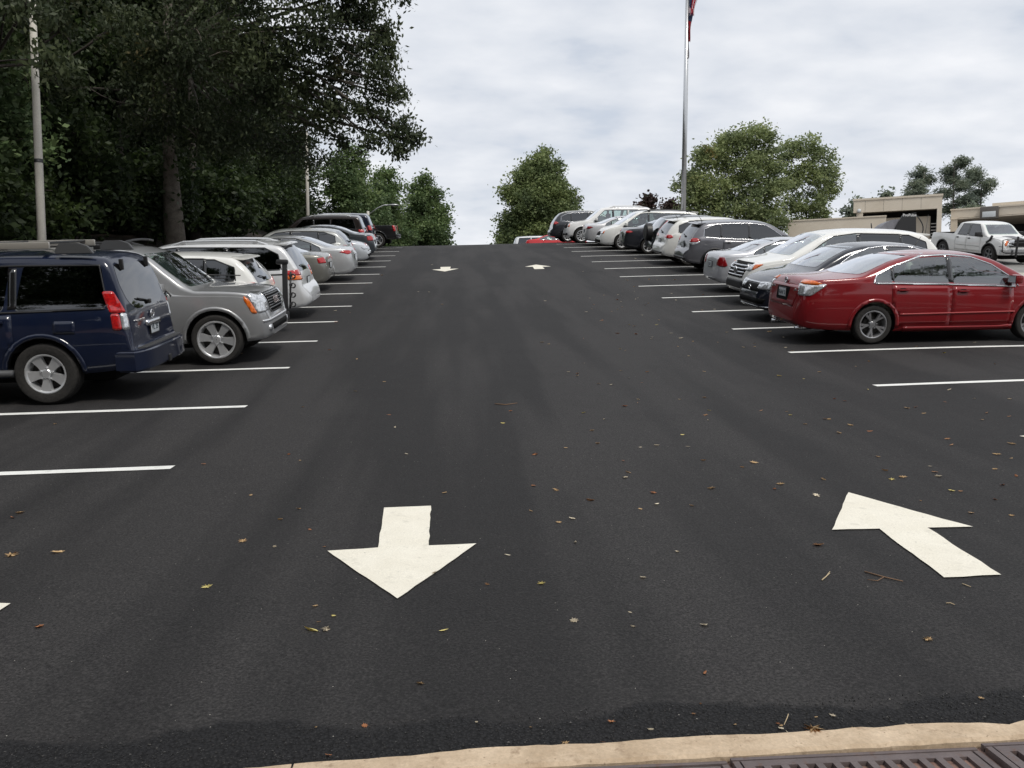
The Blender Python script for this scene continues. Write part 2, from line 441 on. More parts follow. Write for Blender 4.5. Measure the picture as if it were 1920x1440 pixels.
def add_wheel(parent, style, x, y, Rt, Wd, side, spin=0.0, name='wheel'):
    hb, ty, ri_ = wheel_parts(style, Rt, Wd)
    o_ = link(name, hb, None, parent); o_.location = (x, y, Rt); o_.rotation_euler = (0, spin, 0 if side > 0 else math.pi)
    link('tyre', ty, None, o_); link('rim', ri_, None, o_)
    return o_

# ---- templates: x runs from the rear bumper (0) to the nose (L)
T_SEDAN = dict(L=4.82, W=1.80, H=1.47, tum=0.36,
    top=[(0, .56), (.03, .74), (.07, .93), (.12, 1.03), (.2, 1.07), (.5, 1.10), (.75, 1.125), (1.05, 1.235), (1.4, 1.37), (1.8, 1.45), (2.25, 1.475), (2.7, 1.46), (3.05, 1.395), (3.45, 1.215), (3.85, 1.0), (4.2, .93), (4.5, .85), (4.66, .76), (4.76, .64), (4.82, .50)],
    belt=[(0, .52), (.08, .86), (.3, .97), (.8, .995), (1.6, .975), (3.0, .925), (3.9, .88), (4.4, .80), (4.7, .68), (4.82, .45)],
    bot=[(0, .36), (.12, .27), (.5, .22), (1.4, .19), (3.9, .19), (4.5, .2), (4.75, .24), (4.82, .32)],
    plan=[(0, .56), (.05, .68), (.15, .78), (.4, .86), (.9, .895), (2.4, .90), (3.7, .895), (4.2, .865), (4.5, .79), (4.7, .66), (4.82, .48)],
    wheels=(1.02, 3.80), Rt=.325, Wt=.215,
    dlo=[[(1.02, 1.02), (1.30, 1.015), (1.30, 1.20), (1.06, 1.09)], [(1.35, 1.015), (2.27, .985), (2.27, 1.39), (1.85, 1.375), (1.35, 1.225)], [(2.36, .98), (3.42, .935), (3.42, .99), (3.05, 1.23), (2.7, 1.355), (2.36, 1.39)]],
    ws=[(-.60, 1.055), (.60, 1.055), (.50, 1.37), (-.50, 1.37)], rg=[(-.62, 1.145), (.62, 1.145), (.50, 1.41), (-.50, 1.41)], doors=((1.30, 2.31), (2.33, 3.38)), cowl=3.8, cab=(.95, 3.75))
T_CROSS = dict(L=4.68, W=1.88, H=1.72, tum=0.33,
    top=[(0, .52), (.02, .66), (.06, .74), (.13, .79), (.16, .95), (.2, 1.10), (.32, 1.32), (.5, 1.53), (.62, 1.62), (.72, 1.655), (1.2, 1.70), (1.9, 1.72), (2.5, 1.70), (2.85, 1.64), (3.2, 1.46), (3.55, 1.25), (3.75, 1.13), (4.0, 1.08), (4.35, 1.01), (4.5, .93), (4.6, .80), (4.66, .66), (4.68, .52)],
    belt=[(0, .5), (.14, .74), (.25, 1.02), (.6, 1.13), (1.6, 1.09), (3.0, 1.03), (3.8, .99), (4.3, .91), (4.55, .75), (4.68, .48)],
    bot=[(0, .42), (.12, .34), (.5, .28), (1.4, .23), (3.7, .23), (4.4, .25), (4.62, .3), (4.68, .36)],
    plan=[(0, .62), (.04, .74), (.14, .84), (.4, .905), (.9, .93), (2.4, .94), (3.6, .935), (4.1, .90), (4.4, .82), (4.58, .70), (4.68, .54)],
    wheels=(.98, 3.75), Rt=.355, Wt=.235,
    dlo=[[(.62, 1.20), (1.15, 1.17), (1.15, 1.56), (1.0, 1.555), (.62, 1.40)], [(1.22, 1.165), (2.10, 1.135), (2.10, 1.60), (1.22, 1.575)], [(2.20, 1.13), (3.36, 1.08), (3.30, 1.16), (2.95, 1.40), (2.70, 1.54), (2.20, 1.60)]],
    ws=[(-.66, 1.175), (.66, 1.175), (.56, 1.58), (-.56, 1.58)], rg=[(-.62, 1.12), (.62, 1.12), (.54, 1.55), (-.54, 1.55)], doors=((1.24, 2.13), (2.16, 3.28)), cowl=3.7, cab=(.3, 3.6), boxy=True)
T_SUV = dict(L=4.74, W=1.86, H=1.84, tum=0.24,
    top=[(0, .50), (.02, .60), (.07, .645), (.20, .665), (.23, .90), (.27, 1.10), (.34, 1.32), (.44, 1.62), (.50, 1.72), (.56, 1.765), (.9, 1.80), (1.6, 1.825), (2.4, 1.825), (2.75, 1.79), (3.0, 1.71), (3.3, 1.47), (3.6, 1.23), (3.72, 1.16), (4.0, 1.125), (4.4, 1.06), (4.56, .99), (4.66, .84), (4.72, .64), (4.74, .5)],
    belt=[(0, .48), (.20, .64), (.30, 1.05), (.5, 1.13), (1.6, 1.12), (3.0, 1.08), (3.8, 1.05), (4.3, .98), (4.6, .82), (4.74, .47)],
    bot=[(0, .42), (.12, .40), (.5, .36), (1.4, .32), (3.7, .32), (4.4, .33), (4.66, .36), (4.74, .40)],
    plan=[(0, .72), (.04, .83), (.14, .89), (.3, .91), (.9, .925), (2.4, .93), (3.6, .925), (4.2, .90), (4.5, .84), (4.66, .74), (4.74, .60)],
    wheels=(1.14, 3.98), Rt=.39, Wt=.26,
    dlo=[[(.62, 1.18), (1.66, 1.155), (1.56, 1.62), (.72, 1.60)], [(1.78, 1.15), (2.34, 1.14), (2.34, 1.62), (1.70, 1.62)], [(2.44, 1.14), (3.34, 1.10), (3.28, 1.16), (2.92, 1.50), (2.80, 1.61), (2.44, 1.62)]],
    ws=[(-.68, 1.215), (.68, 1.215), (.60, 1.66), (-.60, 1.66)], rg=[(-.60, 1.22), (-.40, 1.12), (.40, 1.12), (.60, 1.22), (.66, 1.40), (.58, 1.62), (-.58, 1.62), (-.66, 1.40)], doors=((1.62, 2.38), (2.41, 3.32)), cowl=3.66, cab=(.45, 3.6), boxy=True)
T_VAN = dict(L=5.1, W=1.95, H=1.76, tum=0.24,
    top=[(0, .50), (.03, .62), (.10, .72), (.16, .76), (.19, .95), (.26, 1.15), (.42, 1.45), (.56, 1.64), (.66, 1.695), (1.1, 1.735), (2.0, 1.76), (2.9, 1.745), (3.3, 1.69), (3.7, 1.47), (4.1, 1.23), (4.3, 1.10), (4.55, 1.02), (4.8, .92), (4.95, .80), (5.05, .64), (5.1, .5)],
    belt=[(0, .48), (.16, .74), (.3, 1.06), (.8, 1.08), (2, 1.07), (3.6, 1.02), (4.4, .96), (4.85, .80), (5.1, .46)],
    bot=[(0, .36), (.12, .28), (.5, .24), (1.4, .2), (4.2, .2), (4.8, .22), (5.04, .26), (5.1, .34)],
    plan=[(0, .64), (.05, .78), (.16, .88), (.4, .94), (.9, .965), (2.4, .975), (4.0, .965), (4.5, .92), (4.8, .82), (5.0, .68), (5.1, .52)],
    wheels=(1.08, 4.08), Rt=.34, Wt=.225,
    dlo=[[(.62, 1.16), (1.75, 1.13), (1.75, 1.60), (.95, 1.585), (.66, 1.44)], [(1.82, 1.13), (2.80, 1.11), (2.80, 1.62), (1.82, 1.605)], [(2.88, 1.11), (4.0, 1.06), (3.9, 1.13), (3.42, 1.46), (3.2, 1.59), (2.88, 1.62)]],
    ws=[(-.70, 1.15), (.70, 1.15), (.62, 1.62), (-.62, 1.62)], rg=[(-.66, 1.09), (.66, 1.09), (.62, 1.60), (-.62, 1.60)], doors=((1.80, 2.83), (2.86, 3.9)), cowl=4.22, cab=(.35, 4.15), boxy=True)
T_PICK = dict(L=5.85, W=2.0, H=1.9, tum=0.26,
    top=[(0, .60), (.02, .66), (.10, .70), (.14, .72), (.17, 1.0), (.2, 1.22), (.26, 1.26), (1.0, 1.27), (1.95, 1.27), (1.99, 1.29), (2.04, 1.46), (2.16, 1.74), (2.26, 1.86), (2.6, 1.90), (3.3, 1.91), (3.7, 1.87), (3.95, 1.78), (4.2, 1.56), (4.5, 1.33), (4.6, 1.27), (5.0, 1.235), (5.45, 1.18), (5.62, 1.10), (5.74, .92), (5.82, .7), (5.85, .58)],
    belt=[(0, .58), (.14, .70), (.2, 1.2), (1.0, 1.24), (3, 1.22), (4.6, 1.18), (5.3, 1.10), (5.66, .9), (5.85, .55)],
    bot=[(0, .52), (.12, .48), (.5, .45), (1.4, .42), (4.6, .42), (5.4, .42), (5.8, .46), (5.85, .50)],
    plan=[(0, .80), (.04, .90), (.12, .96), (.3, .985), (2.4, 1.0), (4.6, .99), (5.2, .97), (5.6, .90), (5.76, .80), (5.85, .66)],
    wheels=(1.2, 4.82), Rt=.40, Wt=.265,
    dlo=[[(2.34, 1.285), (3.05, 1.27), (3.05, 1.76), (2.50, 1.75)], [(3.17, 1.27), (4.2, 1.24), (4.14, 1.32), (3.85, 1.62), (3.72, 1.75), (3.17, 1.76)]],
    ws=[(-.74, 1.35), (.74, 1.35), (.64, 1.76), (-.64, 1.76)], rg=[(-.66, 1.36), (.66, 1.36), (.6, 1.76), (-.6, 1.76)], doors=((2.22, 3.09), (3.12, 4.2)), cowl=4.52, cab=(2.2, 4.48), boxy=True, bed=(.28, 1.9))

T_FULL = dict(T_SUV)
T_FULL['top'] = [p for p in T_SUV['top'] if p[0] < 3.9] + [(4.0, 1.15), (4.4, 1.115), (4.58, 1.07), (4.645, .99), (4.68, .82), (4.72, .66), (4.74, .56)]
T_FULL['plan'] = [p for p in T_SUV['plan'] if p[0] < 4.1] + [(4.2, .915), (4.5, .885), (4.64, .82), (4.70, .72), (4.74, .60)]
T_FULL['belt'] = [p for p in T_SUV['belt'] if p[0] < 4] + [(4.3, 1.03), (4.58, .95), (4.68, .75), (4.74, .52)]
T_RED = dict(T_SEDAN)
_sh = lambda P: [(x+.22 if x >= .45 else x, z) for x, z in P]
for _k in ('top', 'belt', 'bot', 'plan', 'ws', 'rg'):
    if _k not in ('ws', 'rg'): T_RED[_k] = _sh(T_SEDAN[_k])
T_RED.update(L=5.04, wheels=(1.24, 4.02), dlo=[_sh(p) for p in T_SEDAN['dlo']], doors=tuple((a+.22, b+.22) for a, b in T_SEDAN['doors']), cowl=4.02, cab=(1.17, 3.97))
T_BLUE = dict(T_SUV)
T_BLUE['top'] = [(0, .50), (.02, .60), (.05, .645), (.09, .665), (.11, .90), (.135, 1.10), (.19, 1.32), (.28, 1.62), (.33, 1.72), (.40, 1.775), (.8, 1.81)] + [p for p in T_SUV['top'] if p[0] > 1.2]
T_BLUE['belt'] = [(0, .48), (.09, .64), (.16, 1.05), (.4, 1.13)] + [p for p in T_SUV['belt'] if p[0] > 1]
T_BLUE['plan'] = [(0, .74), (.03, .80), (.09, .835), (.22, .885), (.45, .915)] + [p for p in T_SUV['plan'] if p[0] > .8]
T_BLUE['dlo'] = [[(.36, 1.175), (1.40, 1.155), (1.30, 1.63), (.43, 1.62)], [(1.58, 1.15), (2.34, 1.14), (2.34, 1.63), (1.50, 1.63)], T_SUV['dlo'][2]]
T_BLUE['cab'] = (.30, 3.6); T_BLUE['doors'] = ((1.46, 2.38), (2.41, 3.32))
def bumper_bar(root, X, z0, z1, hw, m, depth=.22, step=None, front=False, out=.05):
    sg = 1 if front else -1; x0 = (X if front else X)  # x0 is the face of the car
    ys = lin_(-hw, hw, 25); face = [(x0+sg*(out-.12*abs(y/hw)**6), y) for y in ys]; back = [(x0-sg*depth, hw*.97), (x0-sg*depth, -hw*.97)]
    bm = bmesh.new(); prism(bm, face+back, z0, z1, 'Z'); bmesh.ops.bevel(bm, geom=[e for e in bm.edges if abs(e.verts[0].co.z-e.verts[1].co.z) < 1e-6], offset=.03, segments=3, affect='EDGES')
    o = obj('front_bumper' if front else 'rear_bumper', bm, m, root)
    if step:
        bm = bmesh.new(); f2 = [(x0+sg*(out-.045-.12*abs(y/hw)**6), y) for y in ys if abs(y) < hw*.80]; prism(bm, f2+[(x0-sg*.10, hw*.78), (x0-sg*.10, -hw*.78)], z1-.01, z1+.012, 'Z')
        for k in range(22): box(bm, (x0-sg*.01, -hw*.74+k*hw*1.48/21, z1+.014), (.10, .022, .012), bev=.003)
        obj('bumper_step', bm, step, o)
    return o
def lin_(a, b, n): return [a+(b-a)*i/(n-1) for i in range(n)]
def seat(root, x, y, z, m, k='seat'):
    bm = bmesh.new(); box(bm, (x, y, z), (.5, .48, .16), bev=.05); box(bm, (x-.27, y, z+.35), (.14, .46, .62), rot=None, bev=.05); box(bm, (x-.31, y, z+.73), (.09, .25, .16), bev=.035)
    return obj(k, bm, m, root)
def build_car(T, name, label, cat, group, color, aisle_x, Y, nose, sx=1, sy=1, sz=1, metal=.0, det=2, gl=None, wheel='five', rails=None, tails=None, heads=None, grille=None,
              plate=None, mirror=True, rt=None, seatm=None, spoiler=False, cladding=False, badge=None, extra=None, yawoff=0.0, trim=None, glf=None, wiper=False, paintr=.4, tyre_spin=0.2, handles='body', dark_lower=None, hollow=True, center=None, antenna=False):
    """nose: +1 faces +X, -1 faces -X.  aisle_x: X of the end of the car that is at the aisle."""
    S = Shape(T, sx, sy, sz); L_ = S.L; W_ = S.W; root = empty(name); tag(root, label, cat, group)
    Rt = rt or T['Rt']; wx = [T['wheels'][0]*sx-L_/2, T['wheels'][1]*sx-L_/2]
    if center is None:
        cxm = aisle_x + (-1 if aisle_x < 0 else 1)*L_/2; cym = Y
        th = 0 if nose > 0 else math.pi
    else: cxm, cym, th = center
    th += yawoff
    f0 = Vector((math.cos(th), math.sin(th), 0)); l0 = Vector((-f0.y, f0.x, 0)); C = Vector((cxm, cym, 0))
    def gp(q): return Vector((q.x, q.y, g(q.x, q.y)+0.012))
    F_, B_ = gp(C+f0*wx[1]), gp(C+f0*wx[0]); Lf, Rg = gp(C+l0*W_*.42), gp(C-l0*W_*.42)
    fx = (F_-B_).normalized(); ly = (Lf-Rg).normalized(); up = fx.cross(ly).normalized(); ly = up.cross(fx).normalized()
    mid = (F_+B_)/2; base = mid - fx*((wx[0]+wx[1])/2)
    root.matrix_world = Matrix(((fx.x, ly.x, up.x, base.x), (fx.y, ly.y, up.y, base.y), (fx.z, ly.z, up.z, base.z), (0, 0, 0, 1)))
    X = lambda x: x*sx-L_/2
    P2 = lambda poly: [(X(a), b*sz) for a, b in poly]
    F2 = lambda poly: [(a*sy, b*sz) for a, b in poly]
    pm = color
    bm = S.mesh(S.stations(0.06 if det > 1 else 0.11)); bvh = BVHTree.FromBMesh(bm)
    body = obj('body', bm, pm, None)
    # ---- openings
    Ra = Rt*1.17
    cut = bmesh.new()
    for x in wx:
        for s_ in (1, -1):
            y0, y1 = s_*(W_/2-.34), s_*(W_/2+.3)
            pl = [(x+Ra*math.cos(a), Rt+Ra*math.sin(a)) for a in np.linspace(0, 2*math.pi, 33)[:-1]]
            prism(cut, pl, min(y0, y1), max(y0, y1), 'Y')
    hol = hollow and det > 0
    if hol:
        for pl in T['dlo']: prism(cut, rpoly([(a, b) for a, b in P2([(p[0], p[1]) for p in pl])], .04, 3), -1.6, 1.6, 'Y')
    if 'bed' in T: box(cut, (X((T['bed'][0]+T['bed'][1])/2), 0, 1.6*sz), ((T['bed'][1]-T['bed'][0])*sx, W_-.26, 1.6*sz))
    c1 = bpy.data.objects.new('c1', bpy.data.meshes.new('c1')); cut.to_mesh(c1.data); cut.free(); col.objects.link(c1); c1.data.materials.append(BLACK)
    cutters = [c1]
    if hol:
        a, b = T['cab'][0]*sx, T['cab'][1]*sx
        xs = list(np.linspace(a, b, 26)); bi = S.mesh(xs, inset=.06, dtop=.05, zbot=.42*sz)
        ci = bpy.data.objects.new('ci', bpy.data.meshes.new('ci')); bi.to_mesh(ci.data); bi.free(); col.objects.link(ci); ci.data.materials.append((mat('cabin_beige', (.34, .31, .27), .9) if seatm is CLOTHL else mat('cabin_grey', (.06, .058, .055), .9)))
        bq = bmesh.new(); mx_ = X((T['cab'][0]+T['cab'][1])/2)
        shr = lambda pl, s_: [(y*s_, z) for y, z in pl]
        prism(bq, rpoly(F2(T['ws']), .05, 3), mx_+.2, L_/2+.3, 'X')
        if 'rg' in T: prism(bq, rpoly(F2(T['rg']), .05, 3), -L_/2-.3 if 'bed' not in T else X(1.7), mx_-.2, 'X')
        c3 = bpy.data.objects.new('c3', bpy.data.meshes.new('c3')); bq.to_mesh(c3.data); bq.free(); col.objects.link(c3); c3.data.materials.append(BLACK)
        cutters = [ci, c1, c3]
    apply_bool(body, cutters); body.parent = root
    gside = gl or GL_CLEAR; gfront = glf or gside; ggw = GL_CLEAR if hol else GL_SOLID
    if not hol: gside = gfront = GL_SOLID
    def grow(poly, d_):
        c = Vector((sum(p[0] for p in poly)/len(poly), sum(p[1] for p in poly)/len(poly)))
        o_ = []
        for p in poly:
            v = Vector(p)-c; o_.append(tuple(c+Vector((v.x+math.copysign(d_, v.x), v.y+math.copysign(d_, v.y)))))
        return o_
    nd = len(T['dlo'])
    for s_, ax in ((1, 'L'), (-1, 'R')):
        for i, pl in enumerate(T['dlo']):
            q = rpoly(grow(P2(pl), .022), .05, 3)
            dobj('side_window', bvh, [(q, ax)], gside if i < nd-1 else gfront, root, off=.0035, thick=0, grid=.09)
        # rubber surround: strips between windows (pillars) in black
        items = []
        for a, b in zip(T['dlo'], T['dlo'][1:]):
            xa = max(p[0] for p in a); za = [p[1] for p in a if p[0] > xa-.13]; xb = min(p[0] for p in b); zb_ = [p[1] for p in b if p[0] < xb+.13]
            if xb-xa < .14: items.append((P2([(xa, min(za)), (xb, min(zb_)), (xb, max(zb_)), (xa, max(za))]), ax))
        if items: dobjs('window_pillar', bvh, items, mat('pillar_black', (.012, .012, .013), .12, 0, .8), root, off=.006, thick=.006)
        # outline strip
        if det > 0:
            outl = []
            for pl in T['dlo']:
                q = rpoly(grow(P2(pl), .028), .05, 3); outl.append((strip(q+[q[0]], .02), ax))
            if trim != 'none':
                al = T['dlo']; bot_ = []; top_ = []
                for pl in al:
                    n = len(pl); bot_ += [pl[0], pl[1]]; top_ = [p for p in pl[2:]][::-1] + [] if False else top_
                lo = [(p[0], p[1]-.035) for pl in al for p in pl[:2]]
                tp = []
                for pl in al: tp += sorted([(p[0], p[1]+.024) for p in pl[2:]], key=lambda p: p[0])
                dobjs('window_frame', bvh, [(strip(P2(lo), .022), ax), (strip(P2([(lo[0][0]-.03, lo[0][1])]+tp+[(lo[-1][0]+.05, lo[-1][1])]), .022), ax)], {'chrome': CHROME, None: BLACK}.get(trim, BLACK), root, off=.008, thick=.009, grid=.05)
    dobj('windshield', bvh, [(rpoly(grow(F2(T['ws']), .03), .06, 3), 'F')], ggw, root, off=.0035, thick=0, grid=.08)
    if 'rg' in T: 
        if 'bed' not in T: dobj('rear_window', bvh, [(rpoly(grow(F2(T['rg']), .03), .08, 3), 'B')], gside, root, off=.0035, thick=0, grid=.08)
    # ---- doors, handles
    for s_, ax in ((1, 'L'), (-1, 'R')):
        seam = []
        for i, (a, b) in enumerate(T['doors']):
            zb0 = float(S.bot(a*sx))+.10; 
            arx, arr = T['wheels'][0], Ra/sx+.05
            za = float(S.belt(a*sx))-.03; zb1 = float(S.belt(b*sx))-.03
            pl = [(X(a), zb0), (X(b), zb0), (X(b), zb1), (X(a), za)]
            if i == 0 and a-arx < arr:      # rear door follows the arch
                pl = [(X(arx+arr*math.cos(t_)), Rt+arr*sx*math.sin(t_)) for t_ in np.linspace(math.acos(min(1, (a-arx)/arr)), .05, 6)]
                pl = [(X(a), za)] + pl + [(max(pl[-1][0], X(arx+arr)), zb0), (X(b), zb0), (X(b), zb1)]
            if det > 1:
                d_ = dobj('door', bvh, [(grow(pl, -.006), ax)], pm, root, off=.0035, thick=.0025, grid=.09)
                hx = X(a+.07); 
                hz = za-.085
                hm = {'body': pm, 'black': BLACK, 'chrome': CHROME}[handles]
                bh = bmesh.new(); hit = bvh.ray_cast(Vector((hx+.1, s_*3, hz)), Vector((0, -s_, 0)))[0]
                if hit is not None and d_ is not None:
                    box(bh, (hx+.11, hit.y+s_*.03, hz), (.19, .022, .034), bev=.009); box(bh, (hx+.03, hit.y+s_*.012, hz), (.02, .03, .028)); box(bh, (hx+.19, hit.y+s_*.012, hz), (.02, .03, .028))
                    obj('door_handle', bh, hm, d_)
                    dobj('handle_recess', bvh, [(rpoly([(hx+.05, hz-.035), (hx+.17, hz-.035), (hx+.17, hz+.03), (hx+.05, hz+.03)], .03), ax)], SEAM, d_, off=.0065, thick=0)
            seam += [(strip(pl+[pl[0]], .016), ax)]
        if det > 0: dobj('door_gap', bvh, seam, SEAM, root, off=.002, thick=0, grid=.12)
    if mirror and det > 0:
        for s_ in (1, -1):
            m_ = T['dlo'][-1]; x = X(m_[1][0]-.08); z = m_[1][1]*sz+.06; hit = bvh.ray_cast(Vector((x, s_*3, z-.03)), Vector((0, -s_, 0)))[0]
            if hit is None: continue
            bh = bmesh.new(); k = 1.35 if 'bed' in T else 1.0
            box(bh, (x, hit.y+s_*.14*k, z+.035), (.13, .22*k, .15*k), bev=.04); box(bh, (x+.02, hit.y+s_*.03, z-.01), (.06, .1, .05), bev=.015)
            mo = obj('side_mirror', bh, (BLACK if (cladding or 'bed' in T) else pm), root)
            bh = bmesh.new(); box(bh, (x-.067, hit.y+s_*.14*k, z+.035), (.004, .18*k, .11*k)); obj('mirror_glass', bh, CHROME, mo)
    # ---- wheels
    for x in wx:
        for s_ in (1, -1): add_wheel(root, wheel, x, s_*(W_/2-T['Wt']/2-.02), Rt, T['Wt'], s_, spin=tyre_spin+x)
        # arch lips
    if det > 0:
        for s_, ax in ((1, 'L'), (-1, 'R')):
            it = []
            for x in wx:
                aa = np.linspace(R(-8), R(188), 22); ro = Ra+.055
                it.append(([(x+ro*math.cos(a), Rt+ro*math.sin(a)) for a in aa]+[(x+(Ra-.004)*math.cos(a), Rt+(Ra-.004)*math.sin(a)) for a in aa[::-1]], ax))
            dobjs('wheel_arch', bvh, it, BLACK if cladding else pm, root, off=.013, thick=.02, grid=.1)
    # underbody
    bm = bmesh.new(); box(bm, (0, 0, .22*sz+.08), (L_*.82, W_*.62, .16), bev=.04)
    for x in wx: tube(bm, [(x, -W_*.4, Rt*.9), (x, W_*.4, Rt*.9)], .045)
    obj('underbody', bm, SEAM, root)
    # ---- lamps
    for s_ in (1, -1):
        ax = 'L' if s_ > 0 else 'R'
        for which, m_, poly, pax in (tails or []) :
            if pax == 'C': dobj(which, bvh, [(rpoly([(a, b*sz) for a, b in poly], .03, 3), ('B'+ax, L_/2, W_/2))], m_, root, off=.010, thick=.014, grid=.04)
            elif pax == 'S': dobj(which, bvh, [(rpoly(P2(poly), .03, 3), ax)], m_, root, off=.010, thick=.014, grid=.05)
            else:
                p_ = rpoly(F2([(s_*a, b) for a, b in poly]), .03, 3); dobj(which, bvh, [(p_, 'B')], m_, root, off=.012, thick=.016, grid=.05)
        for which, m_, poly, pax in (heads or []):
            if pax == 'C': dobj(which, bvh, [(rpoly([(a, b*sz) for a, b in poly], .03, 3), ('F'+ax, L_/2, W_/2))], m_, root, off=.008, thick=.012, grid=.04)
            elif pax == 'S': dobj(which, bvh, [(rpoly(P2(poly), .03, 3), ax)], m_, root, off=.008, thick=.012, grid=.05)
            else:
                p_ = rpoly(F2([(s_*a, b) for a, b in poly]), .03, 3); dobj(which, bvh, [(p_, 'F')], m_, root, off=.010, thick=.014, grid=.05)
    for which, m_, poly, ax in (grille or []):
        dobj(which, bvh, [(rpoly(F2(poly), .02, 2) if ax in 'FB' else P2(poly), ax)], m_, root, off=.008, thick=.012, grid=.06)
    if plate:
        z, txt, ax = plate; d0 = Vector((-5, 0, z*sz)) if ax == 'B' else Vector((5, 0, z*sz)); dv = Vector((1, 0, 0)) if ax == 'B' else Vector((-1, 0, 0))
        h1 = bvh.ray_cast(d0, dv)[0]; h2 = bvh.ray_cast(d0+Vector((0, 0, .07)), dv)[0]
        if h1 is not None:
            sg = -1 if ax == 'B' else 1; xq = max(h1.x*sg, (h2.x if h2 else h1.x)*sg)*sg + sg*.02
            bm = bmesh.new(); box(bm, (xq, 0, z*sz), (.010, .305, .152), bev=.004); po = obj('license_plate', bm, PLATEM, root)
            bm = bmesh.new()
            for c, s3 in (((xq-sg*.004, 0, z*sz+.082), (.02, .33, .014)), ((xq-sg*.004, 0, z*sz-.082), (.02, .33, .014)), ((xq-sg*.004, .16, z*sz), (.02, .014, .17)), ((xq-sg*.004, -.16, z*sz), (.02, .014, .17))): box(bm, c, s3)
            obj('plate_frame', bm, BLACK, po)
            if txt:
                mw = Matrix.Translation((xq+sg*.0065, 0, z*sz-.005)) @ Matrix.Rotation(-math.pi/2 if ax == 'B' else math.pi/2, 4, 'Z') @ Matrix.Rotation(math.pi/2, 4, 'X')
                textmesh('plate_text', txt, .10, INK, po, mw)
    if rails:
        rm, off_y, h_ = rails[:3]
        for s_ in (1, -1):
            a, b = (T['cab'][0]+.35, T['cab'][1]-1.05) if len(rails) < 4 else rails[3]
            pts = []
            for k in range(9):
                x = X(a+(b-a)*k/8); hit = bvh.ray_cast(Vector((x, s_*off_y, 4)), Vector((0, 0, -1)))[0]; pts.append((x, s_*off_y, hit.z+(h_ if 0 < k < 8 else 0)))
            bm = bmesh.new(); tube(bm, pts, .022, 8)
            for k in (1, 7): box(bm, (pts[k][0], pts[k][1], pts[k][2]-h_/2), (.12, .04, h_+.02), bev=.01)
            obj('roof_rail', bm, rm, root)
    if spoiler:
        x0 = X(T['cab'][0]+.30); zt = float(S.top(T['cab'][0]*sx+.30*sx)); bm = bmesh.new()
        yy = T['rg'][2][0]*sy if T['rg'][2][0] > 0 else .55; yy = max(p[0] for p in T['rg'] if p[1] > 1.35)*sy+.06
        pts_t = [(x0+.12, zt+.018), (x0-.16, zt-.012), (x0-.20, zt-.040), (x0-.12, zt-.055), (x0+.12, zt-.03)]
        prism(bm, pts_t, -yy, yy, 'Y')
        bmesh.ops.bevel(bm, geom=bm.edges[:], offset=.012, segments=2, affect='EDGES')
        obj('spoiler', bm, pm, root)
    if wiper:
        z = T['rg'][1][1]*sz+.04 if 'rg' in T else 1.1; bm = bmesh.new()
        h0 = bvh.ray_cast(Vector((-5, 0, z)), Vector((1, 0, 0)))[0]; h1 = bvh.ray_cast(Vector((-5, .36, z+.06)), Vector((1, 0, 0)))[0]
        tube(bm, [h0+Vector((-.02, 0, 0)), h0.lerp(h1, .5)+Vector((-.035, 0, 0)), h1+Vector((-.02, 0, 0))], .011, 6); box(bm, h0+Vector((-.02, 0, -.01)), (.05, .08, .06), bev=.015); obj('rear_wiper', bm, BLACK, root)
    if dark_lower:
        zt_ = dark_lower; bm_items = []
        for ax in 'LR':
            w0, w1 = T['wheels'][0], T['wheels'][1]; arr = Ra/sx+.03
            bm_items.append((P2([(w0+arr, float(S.bot(w0*sx+.5))/sz+.02), (w1-arr, float(S.bot(w1*sx-.5))/sz+.02), (w1-arr, zt_/sz), (w0+arr, zt_/sz)]), ax))
        dobjs('sill_cladding', bvh, bm_items, BLACK, root, off=.012, thick=.016)
        for ax in 'FB':
            z0 = float(S.bot(.03*sx if ax == 'B' else L_-.03)); dobj('bumper_cladding', bvh, [([(-.72*sy, z0+.03), (.72*sy, z0+.03), (.72*sy, zt_+.08), (-.72*sy, zt_+.08)], ax)], BLACK, root, off=.012, thick=.016)
    if antenna:
        x = X(T['cab'][0]+.45); z = float(S.top(T['cab'][0]*sx+.45*sx)); bm = bmesh.new(); tube(bm, [(x, 0, z-.01), (x-.02, 0, z+.02), (x-.14, 0, z+.2)], [.02, .012, .003], 6); obj('antenna', bm, BLACK, root)
    # ---- interior
    if hol and det > 0:
        sm = seatm or CLOTH; fxs = X(T['dlo'][-1][0][0]+.35)
        for s_ in (1, -1): seat(root, fxs, s_*.37*sy, .55*sz if not T.get('boxy') else .68*sz, sm)
        bm = bmesh.new(); bx = X(T['dlo'][-2][0][0]+.25) if 'bed' not in T else X(2.6); zz_ = .52*sz if not T.get('boxy') else .66*sz
        box(bm, (bx, 0, zz_), (.5, 1.3*sy, .16), bev=.05); box(bm, (bx-.27, 0, zz_+.32), (.14, 1.3*sy, .56), bev=.05)
        for y in (-.38, .38): box(bm, (bx-.31, y, zz_+.66), (.09, .25, .14), bev=.035)
        obj('rear_bench', bm, sm, root)
        bm = bmesh.new(); cx_ = X(T['cowl']); zc = T['ws'][0][1]*sz
        box(bm, (cx_-.30, 0, zc-.17), (.5, 1.36*sy, .26), bev=.06); obj('dashboard', bm, mat('dash_grey', (.035, .035, .036), .7), root)
        bm = bmesh.new(); cxs, czs = cx_-.62, zc-.12; pr = []
        ring_ = [(cxs-.06*math.sin(a), .36*sy+.18*math.cos(a), czs+.17*math.sin(a)) for a in np.linspace(0, 2*math.pi, 25)]
        tube(bm, ring_, .014, 6, cap=False); tube(bm, [(cxs+.2, .36*sy, czs-.06), (cxs, .36*sy, czs)], .03, 6); box(bm, (cxs, .36*sy, czs), (.03, .34, .05)); obj('steering_wheel', bm, BLACK, root)
